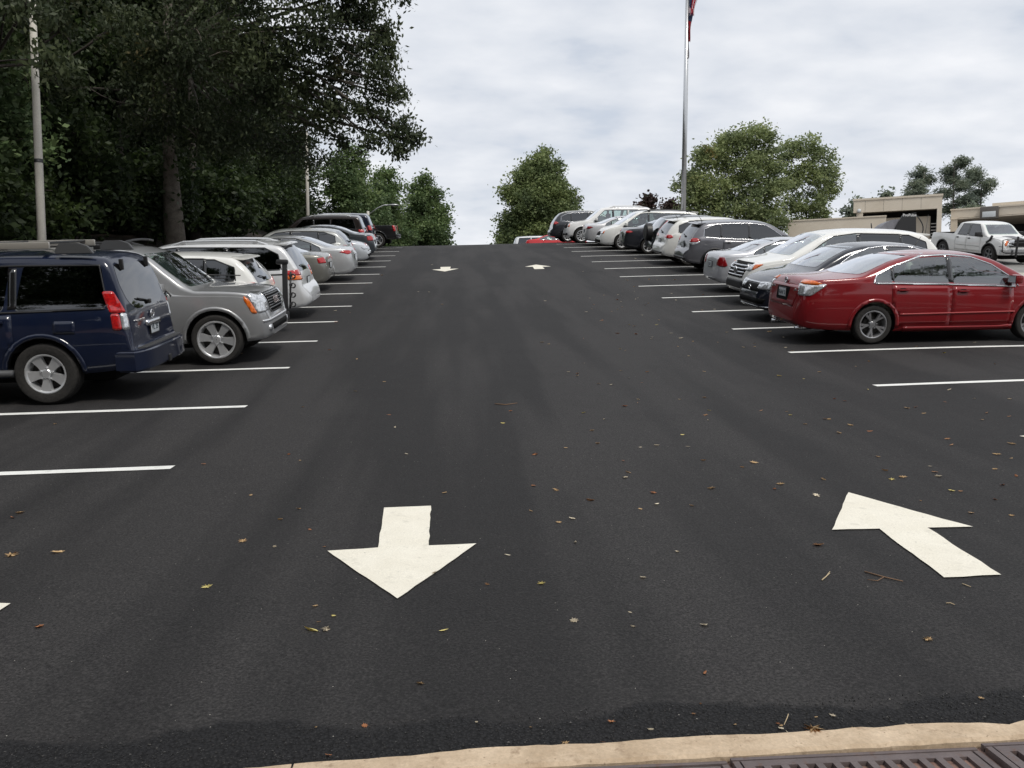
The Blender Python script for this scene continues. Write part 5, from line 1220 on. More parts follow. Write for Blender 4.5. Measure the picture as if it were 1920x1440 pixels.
px_tree('leafy_tree', 668, 772, 312, 76, LM_MID, 53, 'mid green tree behind the street lamp at the end of the woodland', zlo=.02, n=13, dens=24, leaf=(.25, .16), cr=.65)
px_tree('leafy_tree', 590, 720, 272, 66, LM_MID, 54, 'mid green tree rising behind the dark brown and black SUVs', zlo=.02, n=13, dens=25, leaf=(.22, .14), cr=.6)
# the olive coloured pair right of the flag pole: several tall stems
p0 = at(1415, 430, 70); z0 = gb(p0.x, 70); _b = base; base = Vector((p0.x, 70, z0)); ob3 = []
for (px, py, rp) in [(1300, 345, 34), (1330, 300, 38), (1372, 268, 34), (1415, 258, 36), (1440, 300, 36), (1395, 320, 46), (1345, 360, 44), (1410, 380, 52), (1450, 350, 34), (1300, 385, 30), (1350, 410, 40), (1440, 415, 40), (1290, 330, 16)]:
    ob3.append(lobe(px, py, rp, 70, dens=17, cr=.6))
om3 = tree_meshes('olive', 12, .26, ob3, (.26, .13), LM_OLV, BARKD, 61, trunk_top=7, twigs=3, hollow=.4)
put_tree('willow_oak', om3, base, 'tall olive green tree just right of the flag pole')
p0 = at(1510, 430, 72); z0 = gb(p0.x, 72); base = Vector((p0.x, 72, z0)); ob3 = []
for (px, py, rp) in [(1480, 285, 28), (1510, 275, 26), (1540, 290, 24), (1555, 325, 22), (1520, 325, 32), (1545, 355, 26), (1485, 335, 28), (1525, 380, 28), (1490, 385, 28), (1535, 405, 22), (1495, 420, 24)]:
    ob3.append(lobe(px, py, rp, 72, dens=14, cr=.58))
om3 = tree_meshes('olive', 11, .2, ob3, (.26, .13), LM_OLV, BARKD, 62, trunk_top=7, twigs=3, hollow=.45)
put_tree('willow_oak', om3, base, 'yellowing olive tree with gaps in its crown, left of the parking deck'); base = _b
px_tree('dark_tree', 1186, 1240, 366, 95, LM_DRK, 63, 'dark maroon leaved tree behind the white SUV left of the flag pole', zlo=.05, n=9, dens=20, leaf=(.4, .28), cr=.7)
px_tree('dark_tree', 1228, 1282, 372, 96, LM_DRK, 64, 'lower dark maroon tree touching the foot of the flag pole', zlo=.05, n=9, dens=20, leaf=(.4, .28), cr=.7)
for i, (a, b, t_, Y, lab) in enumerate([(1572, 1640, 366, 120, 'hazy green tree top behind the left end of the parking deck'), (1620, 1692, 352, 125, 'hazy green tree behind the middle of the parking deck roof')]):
    px_tree('far_tree', a, b, t_, Y, LM_FAR_HAZED, 70+i, lab, zlo=.1, n=9, dens=14, leaf=(.5, .34), cr=.9)
# tall pines behind the deck
def pine(px0, px1, pyt, Y, seed, label):
    a, b = at(px0, pyt, Y), at(px1, pyt, Y); X = (a.x+b.x)/2; Rw = (b.x-a.x)/2; z0 = gb(X, Y); H = a.z-z0; rs = np.random.default_rng(seed); B = []
    for k in range(9):
        t_ = k/8; w_ = Rw*(.75-.35*abs(t_-.45)); an = rs.random()*6.3; B.append((w_*.7*math.cos(an), w_*.7*math.sin(an), H*(.55+.42*t_), w_*.85, w_*.85, .8, 34, 40, .62))
    mm = tree_meshes('pine', H, .22, B, (.40, .10), LM_FAR_HAZED, BARK, seed, twigs=2, trunk_top=H*.97, hollow=.3); put_tree('pine_tree', mm, (X, Y, z0), label)
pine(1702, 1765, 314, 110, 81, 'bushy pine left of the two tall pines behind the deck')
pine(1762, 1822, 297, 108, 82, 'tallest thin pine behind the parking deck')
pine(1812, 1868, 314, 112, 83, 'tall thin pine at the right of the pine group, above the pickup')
px_tree('far_tree', 1800, 1840, 378, 104, LM_FAR_HAZED, 84, 'low round green tree under the tall pines', zlo=.1, n=6, dens=16, leaf=(.45, .3), cr=.8)
px_tree('far_tree', 864, 877, 451, 170, LM_FAR_HAZED, 85, 'tiny far tree top on the horizon between the two big trees', zlo=.3, n=4, dens=3, leaf=(.5, .3), cr=.6, basez=g(3, 170)+2)
# trees behind the viewer, added unseen so glass and paint reflect dark foliage
for i, (X, Y) in enumerate([(-40, -17), (-33, -15), (-27, -18), (-22, -14), (-15, -14), (-9, -18), (-3, -15), (3, -20), (10, -24), (20, -26), (-30, -22), (-18, -24), (-6, -27), (30, -18), (-29, -13), (-46, -12), (-37, -20), (-12, -21), (-24, -26), (-35, -28)]):
    put_tree('reflection_tree', FV[i % 4], (X, Y, g(X, Y)-.1), 'unseen tree behind the viewer, set there for its reflection in the cars', group='unseen trees behind the viewer for reflections', rot=i, s=1.3)
for i in range(15):  # unseen shrub row added to close off bright sky in car reflections
    X, Y = -44+i*3.3, -20-(i % 3)*1.5; tm, cmh = SH[i % 3]; r_ = empty('reflection_shrub', (X, Y, g(X, Y)-.1)); r_.rotation_euler.z = i*2.1; r_.scale = (1.5, 1.5, 1.25); tag(r_, 'unseen leafy shrub added behind the viewer to darken reflections', 'shrub', 'unseen shrubs added behind the viewer for reflections')
    link('stem', tm, None, r_); link('foliage', cmh, None, r_)
# ------------------------------------------------------------------ markings
lab_l = ['in the empty bay nearest the viewer', 'in front of the navy SUV', 'between the navy SUV and the taupe SUV', 'beside the taupe SUV, on its far side', 'starting under the bike rack', 'just beyond the silver white minivan', 'between the minivan and the pewter sedan', 'under the pewter sedan tail', 'under the wide lamped silver sedan', 'under the silver grey estate car', 'under the pale silver nosed out sedan', 'under the slate grey sedan', 'in front of the dark brown SUV', 'in front of the black pickup']
GL1, GL2 = 'white stall lines of the left row', 'white stall lines of the right row'
for k in range(14):
    Y = YLf(k); far = -8.3
    o = drape('stall_line', wobble([(far, Y-LW/2), (XL, Y-LW/2-.0), (XL+.01, Y+LW/2), (far, Y+LW/2)], .004, .3), WHITEL, .006, .5); tag(o, 'thin white stall line, left row, '+lab_l[k], 'stall line', GL1)
lab_r = ['nearest the viewer with no car on it', 'in front of the dark red sedan', 'between the dark red sedan and the midnight fastback', 'beside the midnight blue fastback', 'beside the cream crossover', 'beside the silver compact sedan', 'in front of the gunmetal crossover', 'under the white black based crossover', 'under the spare wheel SUV', 'under the graphite sedan', 'under the long cream wagon', 'under the pale silver coupe', 'at the crest under the white SUV']
for k in range(13):
    Y = YRf(k)
    o = drape('stall_line', wobble([(XR, Y-LW/2), (10.95, Y-LW/2), (10.95, Y+LW/2), (XR-.01, Y+LW/2)], .004, .3), WHITEL, .006, .5); tag(o, 'thin white stall line, right row, '+lab_r[k], 'stall line', GL2)
arrows = [([(720, 955), (808, 951), (804, 1026), (893, 1021), (745, 1126), (614, 1035), (709, 1030)], 'large cream white arrow pointing down at the viewer, centre left foreground'),
 ([(1591, 925), (1824, 990), (1739, 993), (1877, 1082), (1770, 1085), (1649, 995), (1560, 997)], 'large white slanting arrow pointing up left, right foreground'),
 ([(826, 501), (845, 500.5), (844, 504.5), (860, 504), (834, 509.5), (810, 506), (826, 505)], 'small distant arrow pointing toward the viewer, left lane near the crest'),
 ([(1002, 505), (1021, 504.5), (1017, 500.5), (1033, 500), (1005, 496.5), (984, 500.5), (999, 500.5)], 'small distant arrow pointing away uphill, right lane near the crest')]
for pix, lab in arrows:
    q = gpoly(pix); o = drape('road_arrow', wobble(q, .005, .10), WHITE, .008, .3); tag(o, lab, 'road arrow', 'white direction arrows on the asphalt')
q = gpoly([(0, 1149), (20, 1134), (-60, 1132), (-60, 1190)]); o = drape('road_arrow', q, WHITE, .008, .3); tag(o, 'white arrow tip cut off by the left edge of the picture', 'road arrow', 'white direction arrows on the asphalt')
q = gpoly([(1911, 819), (1990, 812), (1990, 832)]); o = drape('road_arrow', q, WHITE, .008, .3); tag(o, 'white arrow tip just entering at the right edge of the picture', 'road arrow', 'white direction arrows on the asphalt')
# drain grates
gc = onground(1622, 1430); 
grate(gc.x-.012, .885, 'iron drain grate with slanting slots, middle of the three at the lower right', 13)
grate(gc.x-.012-.755, .60, 'solid iron drain cover left of the slotted grates', 0, True)
grate(gc.x-.012+.905, .885, 'slotted iron drain grate cut off by the right edge', 13)
# ------------------------------------------------------------------ lamp posts and flag
CONCP = stone_mat('pole_concrete', (.50, .48, .42), (.62, .59, .53), None, 2, 50)
GALV = mat('galvanised', (.42, .43, .44), .4, .6)
def lamp(X, Y, ztop, arm, label, r0=.115, r1=.07, band=None, z0=None):
    z0 = z0 if z0 is not None else gb(X, Y); root = empty('street_lamp', (X, Y, z0)); tag(root, label, 'street lamp', 'street lamps behind the left row'); H = ztop-z0
    bm = bmesh.new(); tube(bm, [(0, 0, -.4), (0, 0, H*.5), (0, 0, H)], [r0, (r0+r1)/2, r1], 16); po = obj('pole', bm, CONCP, root)
    if band: bm = bmesh.new(); rr = r0-(r0-r1)*band/H+.006; lathe(bm, [(rr, band-.04), (rr, band+.04), (rr-.01, band+.04), (rr-.01, band-.04), (rr, band-.04)], 16, 'Z'); obj('band', bm, BLACK, po)
    bm = bmesh.new(); tube(bm, [(0, 0, H-.25), (arm*.45, 0, H+.22), (arm*.75, 0, H+.42), (arm, 0, H+.44)], .035, 8); ar = obj('arm', bm, GALV, root)
    bm = bmesh.new(); rg = [(.0, .03, -.0), (.1, .07, .0), (.35, .13, .0), (.6, .12, .0), (.72, .03, .0)]; rings = []
    for (x, w_, _) in rg: rings.append([bm.verts.new((arm-.08+x, w_*math.cos(a), H+.44+w_*.55*math.sin(a))) for a in lin(0, 2*math.pi, 13)[:-1]])
    for a, b in zip(rings, rings[1:]):
        for i in range(12): bm.faces.new((a[i], a[(i+1) % 12], b[(i+1) % 12], b[i]))
    bm.faces.new(rings[0]); bm.faces.new(rings[-1]); bmesh.ops.recalc_face_normals(bm, faces=bm.faces[:]); lh = obj('lamp_head', bm, GALV, root)
    bm = bmesh.new(); lathe(bm, [(.001, H+.34), (.09, H+.36), (.11, H+.40)], 14, 'Z', (arm+.26, 0, 0)); obj('lamp_glass', bm, CLEARL, lh)
p = at(80, 448, 19.2); pt = at(70, 60, 19.2); bz = at(76, 302, 19.2).z-gb(p.x, 19.2)
lamp(p.x-.02, 19.2, gb(p.x, 19.2)+9.2, 2.2, 'pale concrete lamp post with a black band, rising at the far left', .10, .060, band=bz)
p = at(577, 400, 50); pt = at(600, 247, 50); lamp(p.x, 50, pt.z, 2.2, 'concrete lamp post half way up the left row, its head lost in oak leaves', .115, .075)
p = at(690, 400, 58); pt = at(690, 396, 58); lamp(p.x, 58, pt.z, 1.45, 'farthest street lamp, its curved arm above the black pickup', .11, .09)
PF = 43.; p = at(1281, 392, PF); z0 = gb(p.x, PF); root = empty('flag_pole', (p.x, PF, z0)); tag(root, 'tall silver flag pole rising out of the top of the picture behind the right row', 'flag pole')
zt = at(1292, 0, PF).z-z0+1.6
STEEL = mat('brushed_steel', (.58, .59, .60), .28, .9)
bm = bmesh.new(); tube(bm, [(0, 0, -.3), (0.02, 0, zt*.5), (.06, 0, zt)], [.125, .11, .075], 18); obj('pole', bm, STEEL, root)
bm = bmesh.new(); tube(bm, [(.13, -.03, 1.2), (.14, -.03, zt*.6), (.14, -.03, zt-.1)], .008, 5); obj('halyard', bm, mat('rope', (.5, .5, .48), .8), root)
bm = bmesh.new(); lathe(bm, [(.001, zt+.2), (.08, zt+.14), (.10, zt+.08), (.06, zt)], 16, 'Z', (.06, 0, 0)); obj('finial', bm, STEEL, root)
def flag(name, x0, ztop, zbot, wtop, wbot, mats, label, seed, stripes=None):
    rs = np.random.default_rng(seed); n, k = 26, 14; bm = bmesh.new(); rows = []
    for i in range(n+1):
        t_ = i/n; z = ztop+(zbot-ztop)*t_; row = []
        for j in range(k+1):
            u = j/k; w_ = (wtop*(1-t_)+wbot*t_)*(1+.25*math.sin(5*t_+seed)); x = x0+w_*u*(1 if t_ < .85 else 1-(t_-.85)*3*(1-u)); y = -.02+.09*math.sin(u*15+t_*4+seed)*(.35+.65*t_)
            row.append(bm.verts.new((x, y, z-.10*u*math.sin(3*t_))))
        rows.append(row)
    for i in range(n):
        for j in range(k):
            f = bm.faces.new((rows[i][j], rows[i+1][j], rows[i+1][j+1], rows[i][j+1])); f.material_index = stripes(i/n, j/k) if stripes else 0
    bmesh.ops.solidify(bm, geom=bm.faces[:], thickness=.004)
    o = obj(name, bm, mats, None, 0)
    for f in o.data.polygons: f.use_smooth = True
    o.location = (p.x, PF, z0); tag(o, label, 'flag'); return o
fr, fw, fb, fg = mat('flag_red', (.55, .03, .06), .8), mat('flag_white', (.8, .78, .80), .8), mat('flag_blue', (.05, .07, .14), .8), mat('flag_grey', (.45, .44, .47), .8)
zz1, zz2, zz3, zz4 = (at(1296, v, PF).z-z0 for v in (-40, 30, 78, 110))
flag('striped_flag', .13, zz1, zz2, .66, .34, [fr, fw, fb], 'red and white striped flag with blue corner hanging limp at the top of the pole', 1, lambda t_, u: 2 if (u < .42 and t_ < .75) else int((u*7+t_*2)) % 2)
flag('red_flag', .12, zz2+.15, zz3, .20, .12, [fr, fb, fw], 'limp dark red flag hanging directly below the striped flag', 2, lambda t_, u: 1 if t_ < .25 else (2 if u > .8 and t_ < .7 else 0))
flag('grey_flag', .03, zz3+.55, zz4, .16, .12, [fg], 'pale grey limp flag, lowest of the three on the pole', 4)
# ------------------------------------------------------------------ parking deck
STUC = stone_mat('stucco_beige', (.60, .53, .43), (.67, .60, .50), (.55, .48, .39), .8, 40, rough=.9)
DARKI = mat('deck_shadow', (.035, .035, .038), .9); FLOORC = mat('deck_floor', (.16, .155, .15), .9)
def bp(X0, X1, Y0, Y1, Z0, Z1, bm=None, bev=.0):
    box(bm, ((X0+X1)/2, (Y0+Y1)/2, (Z0+Z1)/2), (abs(X1-X0), abs(Y1-Y0), abs(Z1-Z0)), bev=bev)
# a frame whose front wall runs from A (left, far) to B (right, near); local x along the wall, y into the building
def frame_at(A, B, z):
    d = (B-A); d.z = 0; L_ = d.length; ang = math.atan2(d.y, d.x); return ang, L_
YA, YB = 68.3, 65.
A = at(1600, 400, YA); B = at(1766, 400, YB); ang, LF = frame_at(A, B, 0)
def zat(px, py):                        # height on the wall line
    d = ray(px, py); d = d/d[1]; t_ = (A.x*(B.y-A.y)-A.y*(B.x-A.x))/((B.y-A.y)*d[0]-(B.x-A.x)); return CAMZ+d[2]*t_, math.hypot(t_*d[0]-A.x, t_-A.y)*(1 if t_*d[0] > A.x else -1)
zb = g(A.x, A.y)-3.5; ztop = zat(1690, 371.5)[0]; zop = zat(1690, 394.5)[0]; xr_ = zat(1757, 400)[1]; 
wall_top, _ = zat(1650, 409)
print('deck', A, B, ztop, zop, wall_top, LF, xr_, zat(1600,378), zat(1762,366), zat(1600,400), zat(1758,389))
root = empty('parking_deck', (A.x, A.y, 0)); root.rotation_euler.z = ang; tag(root, 'beige stucco parking deck block with a dark opening, behind the white pickup', 'building')
bm = bmesh.new(); D = 3.3
bp(0, LF, 0, .35, zop, ztop, bm); bp(xr_, LF, 0, .36, zb, zop, bm); bp(.25, .75, .03, .33, zb, zop, bm); obj('front_wall', bm, STUC, root)
bm = bmesh.new(); bp(-.06, LF+.06, -.06, .40, ztop, ztop+.16, bm); bp(LF-.34, LF+.06, .4, D, ztop, ztop+.16, bm); obj('parapet_cap', bm, STUC, root)
for k_ in range(4): bm = bmesh.new(); bp(.9+k_*1.4, .915+k_*1.4, -.004, .0, zop+.02, ztop-.02, bm); obj('control_joint', bm, DARKI, root)
bm = bmesh.new(); bp(LF-.30, LF-.002, .36, D, zb, ztop-.003, bm); obj('side_wall', bm, STUC, root)
bm = bmesh.new(); bp(0.01, LF-.31, .36, D, zop+.25, zop+.5, bm); obj('roof', bm, STUC, root)
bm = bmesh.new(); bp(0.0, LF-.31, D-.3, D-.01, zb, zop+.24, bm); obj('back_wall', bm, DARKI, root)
zi = zat(1720, 403)[0]; x1 = zat(1701, 410)[1]; x2 = zat(1745, 410)[1]
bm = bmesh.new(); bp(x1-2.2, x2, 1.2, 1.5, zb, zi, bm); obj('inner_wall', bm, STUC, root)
bm = bmesh.new(); zl = zat(1750, 414)[0]
for k in range(9): box(bm, ((x2+xr_)/2+.02, .9, zl-.14-k*.26), (xr_-x2-.05, .16, .06), rot=None)
for k in range(9): pass
obj('louvre', bm, mat('louvre_grey', (.52, .51, .49), .6), root)
bm = bmesh.new(); lathe(bm, [(.001, .0), (.16, .0), (.16, .22), (.05, .26)], 12, 'Y', (zat(1611, 396)[1], -.28, zat(1611, 396)[0])); obj('flood_lamp', bm, PLATEM, root)
# long low wall to the left of the deck
root = empty('boundary_wall', (A.x, A.y, 0)); root.rotation_euler.z = ang; tag(root, 'long low beige wall running left from the parking deck', 'wall')
bm = bmesh.new(); xl = zat(1480, 420)[1]; xw = zat(1662, 410)[1]; bp(xl, xw, -.9, -.65, zb, wall_top, bm); obj('wall_face', bm, STUC, root)
bm = bmesh.new(); bp(xl-.05, xw+.03, -.96, -.59, wall_top, wall_top+.10, bm); obj('coping', bm, STUC, root)
# right wing, nearer, running out of the picture
A2 = at(1783, 400, 67.); B2 = at(2080, 386, 60.); ang2, L2 = frame_at(A2, B2, 0); Asv, Bsv = A, B; A, B = A2, B2
z_par = zat(1830, 391.5)[0]; z_op = zat(1850, 405)[0]; print('wing', z_par, z_op, zat(1790,393), zat(1915,384), zat(1790,411), zat(1915,402))
root = empty('parking_deck', (A2.x, A2.y, 0)); root.rotation_euler.z = ang2; tag(root, 'low beige building wing with a dark covered bay, at the right edge', 'building')
bm = bmesh.new(); bp(0, L2+6, 0, .35, z_op, z_par, bm); bp(0, .5, .0, .36, zb, z_op, bm); obj('fascia', bm, STUC, root)
for k_ in range(7): bm = bmesh.new(); bp(2.+k_*2.4, 2.015+k_*2.4, -.004, .0, z_op+.02, z_par-.8, bm); obj('control_joint', bm, DARKI, root)
bm = bmesh.new(); bp(-.05, L2+6, -.05, .42, z_par-.75, z_par-.68, bm); bp(-.05, L2+6, -.06, .42, z_par, z_par+.12, bm); obj('parapet_cap', bm, STUC, root)
bm = bmesh.new(); bp(.01, L2+6, .36, 9, z_op+.1, z_op+.4, bm); obj('roof', bm, STUC, root)
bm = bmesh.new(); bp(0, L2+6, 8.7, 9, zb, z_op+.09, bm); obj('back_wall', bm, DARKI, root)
zu = zat(1860, 378)[0]; xu0 = zat(1800, 380)[1]; xu1 = zat(1850, 380)[1]
bm = bmesh.new(); bp(xu0, xu1, 3.0, 6, z_par-.2, z_par+(zu-z_par)*.55, bm); bp(xu1+.003, L2+6, 3.4, 7, z_par-.2, zu+.3, bm); bp(xu1+4.5, L2+6, 2.6, 3.39, z_par-.2, zu+.9, bm); obj('roof_block', bm, STUC, root)
zf_, xf_ = zat(1856, 400); bm = bmesh.new(); box(bm, (xf_, -.25, zf_), (1.3, .5, 1.0), bev=.05); fl = obj('floodlight', bm, mat('bronze', (.10, .09, .08), .5), root)
bm = bmesh.new(); box(bm, (xf_, -.51, zf_-.12), (.95, .03, .45), bev=.01); obj('lens', bm, PLATEM, fl)
for x in (6., 12., 18.): bm = bmesh.new(); bp(x, x+.5, 4, 4.5, zb, z_op+.1, bm); obj('column', bm, STUC, root)
A, B = Asv, Bsv
# wheel stops and machine
p = at(1893, 500, 33.5); 
for i, (dx, dy) in enumerate([(0, 0)]):
    o_ = empty('wheel_stop', (p.x+dx, p.y+dy, g(p.x+dx, p.y+dy))); o_.rotation_euler.z = R(4); tag(o_, 'pale concrete wheel stop lying on the old asphalt below the white pickup', 'wheel stop')
    bm = bmesh.new(); prism(bm, [(-.14, 0.01), (.14, .01), (.10, .20), (-.10, .20)], -1.1, 1.1, 'X'); bmesh.ops.rotate(bm, verts=bm.verts, cent=(0, 0, 0), matrix=Matrix.Rotation(0, 3, 'Z'))
    obj('block', bm, CONCP, o_)
# covered round machine behind the cream crossover
p = at(1672, 452, 37.0); zg = g(p.x, p.y); root = empty('covered_machine', (p.x, p.y, zg)); root.rotation_euler.z = R(-8); tag(root, 'rounded grey machine with black end panel and hoops above the cream crossover roof', 'machine')
zc = at(1655, 432, 37.0).z-zg; zt_ = at(1690, 402, 37).z-zg
bm = bmesh.new(); Rm = .80; prism(bm, [(-.0+Rm*math.cos(a)*1.0, zc-.35+Rm*math.sin(a)) for a in lin(0, math.pi, 17)]+[(-Rm, zc-1.6), (Rm, zc-1.6)][0:2], -.5, .55, 'Y'); obj('rounded_cover', bm, mat('cover_grey', (.13, .13, .15), .5, noise=(3, (.22, .22, .24), 3)), root)
bm = bmesh.new(); prism(bm, [(.05, zc-1.6), (.85, zc-1.6), (.78, zt_), (.20, zt_-.12), (-.1, zc+.05)], -.66, -.56, 'Y'); bn = obj('end_panel', bm, BLACK, root)
textmesh('panel_text', 'ProPulse', .17, mat('panel_white', (.7, .7, .7), .5), bn, Matrix.Translation((.50, -.664, zt_-.13)) @ Matrix.Rotation(math.pi/2, 4, 'X'), .002)
bm = bmesh.new(); box(bm, (.66, -.665, zc-.22), (.07, .01, .14)); obj('sticker', bm, mat('panel_white', (.7, .7, .7), .5), bn)
bm = bmesh.new(); tube(bm, [(-.80-.25*math.sin(a), -.3, zc-.5+.8*a/1.5) for a in lin(0, 1.5, 8)], .025, 6); tube(bm, [(.9+.28*math.sin(a*2), -.5, zt_-.15-1.1*a/1.5) for a in lin(0, 1.5, 8)], .025, 6); obj('hoop', bm, BLACK, root)
bm = bmesh.new(); box(bm, (0, 0, (zc-1.6)/2+.1), (1.5, .9, zc-1.6-.2)); obj('chassis', bm, BLACK, root, 0)
p = at(1733, 440, 36.); o_ = empty('whip_aerial', (p.x, p.y, g(p.x, p.y))); tag(o_, 'thin whip aerial standing right of the black panelled machine', 'aerial')
zl = at(1740, 402, 36.).z-g(p.x, p.y); bm = bmesh.new(); tube(bm, [(0, 0, 0), (0, 0, zl*.55), (.16, 0, zl)], [.03, .015, .008], 6); obj('rod', bm, BLACK, o_)
# ------------------------------------------------------------------ fallen leaves, twigs, grit
def leafpoly(kind, s_):
    if kind == 0:      # lobed oak leaf
        P = [(0, -.5), (.06, -.3), (.26, -.28), (.14, -.12), (.36, -.02), (.16, .10), (.34, .30), (.10, .26), (0, .5), (-.12, .27), (-.30, .32), (-.15, .10), (-.38, .0), (-.13, -.12), (-.24, -.30), (-.05, -.3)]
    elif kind == 1:    # five fingered
        P = [(0, -.5), (.04, -.2), (.34, -.34), (.22, -.08), (.5, .08), (.18, .10), (.24, .40), (.05, .18), (0, .5), (-.06, .18), (-.26, .38), (-.17, .10), (-.5, .05), (-.22, -.10), (-.36, -.32), (-.04, -.2)]
    else: P = [(0, -.5), (.10, -.25), (.13, 0), (.08, .3), (0, .5), (-.09, .3), (-.12, 0), (-.09, -.25)]
    return [(a*s_, b*s_) for a, b in P]
LFM = [mat('leaf_tan', (.55, .38, .20), .8), mat('leaf_brown', (.36, .19, .09), .8), mat('leaf_yellow', (.72, .62, .24), .8), mat('leaf_pale', (.68, .60, .46), .8), mat('leaf_rust', (.42, .18, .08), .8)]
LM_ = []
for kind in range(3):
    for cr_ in range(2):
        bm = bmesh.new(); P = leafpoly(kind, 1.0); c = bm.verts.new((0, 0, .10)); vs = []
        for i, (a, b) in enumerate(P):
            d = math.hypot(a, b); vs.append(bm.verts.new((a, b*(1-.12*cr_), .03+.35*d*d*(1 if (i+cr_) % 3 else .3)+.10*cr_*math.sin(a*6))))
        for i in range(len(vs)): bm.faces.new((c, vs[i], vs[(i+1) % len(vs)]))
        bmesh.ops.solidify(bm, geom=bm.faces[:], thickness=.012); me = bpy.data.meshes.new('fallen_leaf'); bm.to_mesh(me); bm.free(); me.materials.append(LFM[0]); LM_.append(me)
LV = {}
def put_leaf(X, Y, s_, mi, kind, lab=None, rot=None, lift=0):
    k_ = (kind, mi)
    if k_ not in LV:
        me = LM_[kind].copy(); me.materials[0] = LFM[mi]; LV[k_] = me
    o = link('fallen_leaf', LV[k_], None, None); o.location = (X, Y, g(X, Y)+.004+lift); o.scale = (s_, s_, s_*.8); o.rotation_euler = (random.uniform(-.15, .15), random.uniform(-.15, .15), random.uniform(0, 6.3) if rot is None else rot)
    nm = ['tan', 'brown', 'yellow', 'pale', 'rust brown'][mi]
    tag(o, lab or f'small {nm} fallen leaf lying on the dark asphalt', 'fallen leaf', f'{nm} fallen leaves scattered on the asphalt'); return o
named = [(584, 1183, .085, 2, 2, 'bright yellow fingered leaf left of the foot of the big arrow'), (37, 963, .09, 0, 0, 'tan leaf near the left edge, level with the big arrow tail'), (22, 1043, .10, 0, 1, 'tan crumpled leaf, lower of two near the left edge'), (108, 1037, .09, 0, 0, 'tan curled leaf right of the leaf at the left edge'),
 (455, 1017, .07, 0, 1, 'tan leaf left of the big arrow head'), (388, 1102, .07, 2, 0, 'yellowish leaf below and left of the big arrow'), (74, 1178, .06, 4, 0, 'small rust leaf in the lower left corner area'), (1534, 1025, .085, 1, 1, 'brown lobed leaf left of the slanting arrow stem'), (1525, 1378, .085, 0, 1, 'tan oak leaf resting on the concrete kerb'), (1073, 975, .06, 3, 0, 'pale leaf between the two big arrows'), (1000, 912, .06, 4, 0, 'rust leaf uphill right of the big arrow'),
 (1740, 1203, .06, 0, 0, 'tan leaf low right under the slanting arrow'), (1693, 896, .075, 0, 0, 'tan leaf just above the slanting arrow'), (1672, 900, .06, 2, 1, 'pale green leaf just above the slanting arrow'), (1784, 921, .06, 2, 1, 'green yellow leaf right above the slanting arrow'), (1753, 886, .06, 1, 0, 'brown leaf uphill of the slanting arrow'), (788, 1286, .04, 0, 0, 'tiny tan leaf low in the middle foreground'), (1803, 1392, .0, 0, 0, None)]
for (px, py, s_, mi, kd, lab) in named:
    if s_ > 0:
        q = onground(px, py); put_leaf(q.x, q.y, s_, mi, kd*2 % 6, lab, lift=.006 if py > 1370 else 0)
rl = random.Random(5); cnt = 0
for _ in range(26):
    x_ = rl.uniform(-.8, 2.4); mi = rl.choices([0, 1, 3, 4], [4, 2, 3, 2])[0]; put_leaf(x_, kerby(x_)+rl.choice([rl.uniform(.0, .05), rl.uniform(.0, .3)]), rl.uniform(.012, .035), mi, rl.randrange(6))
while cnt < 190:
    t_ = rl.random()
    if t_ < .58: px, py = rl.uniform(1080, 1920), 470+ (rl.random()**.8)*500
    elif t_ < .8: px, py = rl.uniform(540, 1200), 480+rl.random()**1.2*700
    else: px, py = rl.uniform(0, 1920), 640+rl.random()*640
    q = onground(px, py)
    if q.y > 40 or q.x < -6 or q.x > 11.2 or q.y < kerby(q.x)+.1: continue
    mi = rl.choices([0, 1, 2, 3, 4], [4, 2, 1, 4, 2])[0]; put_leaf(q.x, q.y, rl.uniform(.03, .065)*(1.0 if q.y < 6 else 1.35 if q.y < 14 else 1.9), mi, rl.randrange(6)); cnt += 1
for _ in range(62):
    px, py = rl.uniform(1090, 1520), rl.uniform(500, 660); q = onground(px, py); mi = rl.choices([0, 2, 3], [4, 1, 5])[0]
    if q.x < 6.2: put_leaf(q.x, q.y, rl.uniform(.045, .085), mi, rl.randrange(6))
TW = mat('twig_brown', (.20, .12, .07), .8); TWP = mat('straw', (.48, .38, .24), .8)
def twig(pix, r_, m, lab, fork=None):
    pts = [onground(*q) for q in pix]; o0 = pts[0].copy(); bm = bmesh.new(); tube(bm, [q-o0+Vector((0, 0, .006)) for q in pts], [r_, r_*.9, r_*.6][:len(pts)] if len(pts) <= 3 else r_, 6)
    if fork: fp = [onground(*q) for q in fork]; tube(bm, [q-o0+Vector((0, 0, .006)) for q in fp], r_*.6, 5)
    o = obj('twig', bm, m, None); o.location = o0; tag(o, lab, 'twig')
twig([(1621, 1074), (1658, 1084), (1693, 1092)], .0042, TW, 'longer reddish twig lying below the slanting arrow', [(1626, 1091), (1645, 1091), (1657, 1086)])
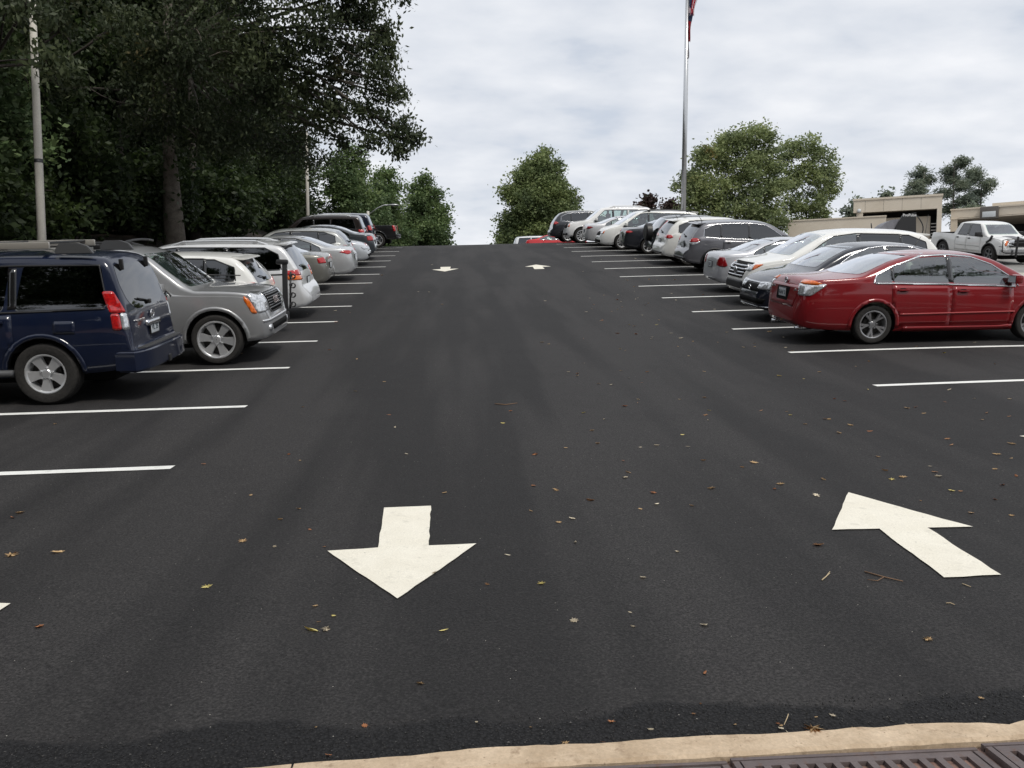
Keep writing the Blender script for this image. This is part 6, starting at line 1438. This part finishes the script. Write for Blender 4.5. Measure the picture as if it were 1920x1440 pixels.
twig([(1541, 1091), (1549, 1083), (1556, 1074)], .0035, TWP, 'short forked straw coloured twig left of the reddish twig', [(1549, 1083), (1556, 1079)])
twig([(928, 758), (948, 760), (970, 757)], .006, TW, 'thin brown twig lying in the middle of the aisle')
twig([(1804, 1099), (1812, 1101), (1820, 1104)], .0032, TWP, 'tiny straw twig just under the end of the slanting arrow')
twig([(1774, 1134), (1782, 1136), (1790, 1136)], .003, TWP, 'tiny straw twig low on the right, beneath the slanting arrow stem')
twig([(1478, 1344), (1476, 1352), (1470, 1362)], .002, TWP, 'pale hooked straw in the rough asphalt above the kerb')
# grit along the kerb: uncountable
def grit():
    n = 7000; rs = np.random.default_rng(9); X = rs.uniform(-3.2, 4.6, n); a = rs.random(n); Y = KY0+KSL*X + .004+ a**1.3*.26
    ok = np.ones(n, bool); bm_v = []; bm_f = []; s = .0016+.0030*rs.random(n)**2
    base_v = np.array([(1, 0, 0), (-.5, .87, 0), (-.5, -.87, 0), (0, 0, 1.1), (0, 0, -.6)]); F0 = [(0, 1, 3), (1, 2, 3), (2, 0, 3), (1, 0, 4), (2, 1, 4), (0, 2, 4)]
    rot = rs.random(n)*6.3; V = []
    for i in range(n):
        c, s_ = math.cos(rot[i]), math.sin(rot[i]); b = base_v*s[i]*(1+.4*rs.normal(size=(5, 1))); q = np.stack([b[:, 0]*c-b[:, 1]*s_+X[i], b[:, 0]*s_+b[:, 1]*c+Y[i], b[:, 2]], 1); q[:, 2] += g(X[i], Y[i])+.002-(.02 if Y[i] < kerby(X[i])+.03 else 0); V.append(q)
    V = np.concatenate(V); F = [(a_+5*i, b_+5*i, c_+5*i) for i in range(n) for a_, b_, c_ in F0]
    me = bpy.data.meshes.new('grit'); me.from_pydata(V.tolist(), [], F); o = link('loose_grit', me, mat('grit_dark', (.022, .022, .024), .55, noise=(25, (.05, .048, .046), 2))); o['kind'] = 'stuff'; o['label'] = 'loose dark aggregate along the ragged asphalt edge by the kerb'; o['category'] = 'grit'
grit()
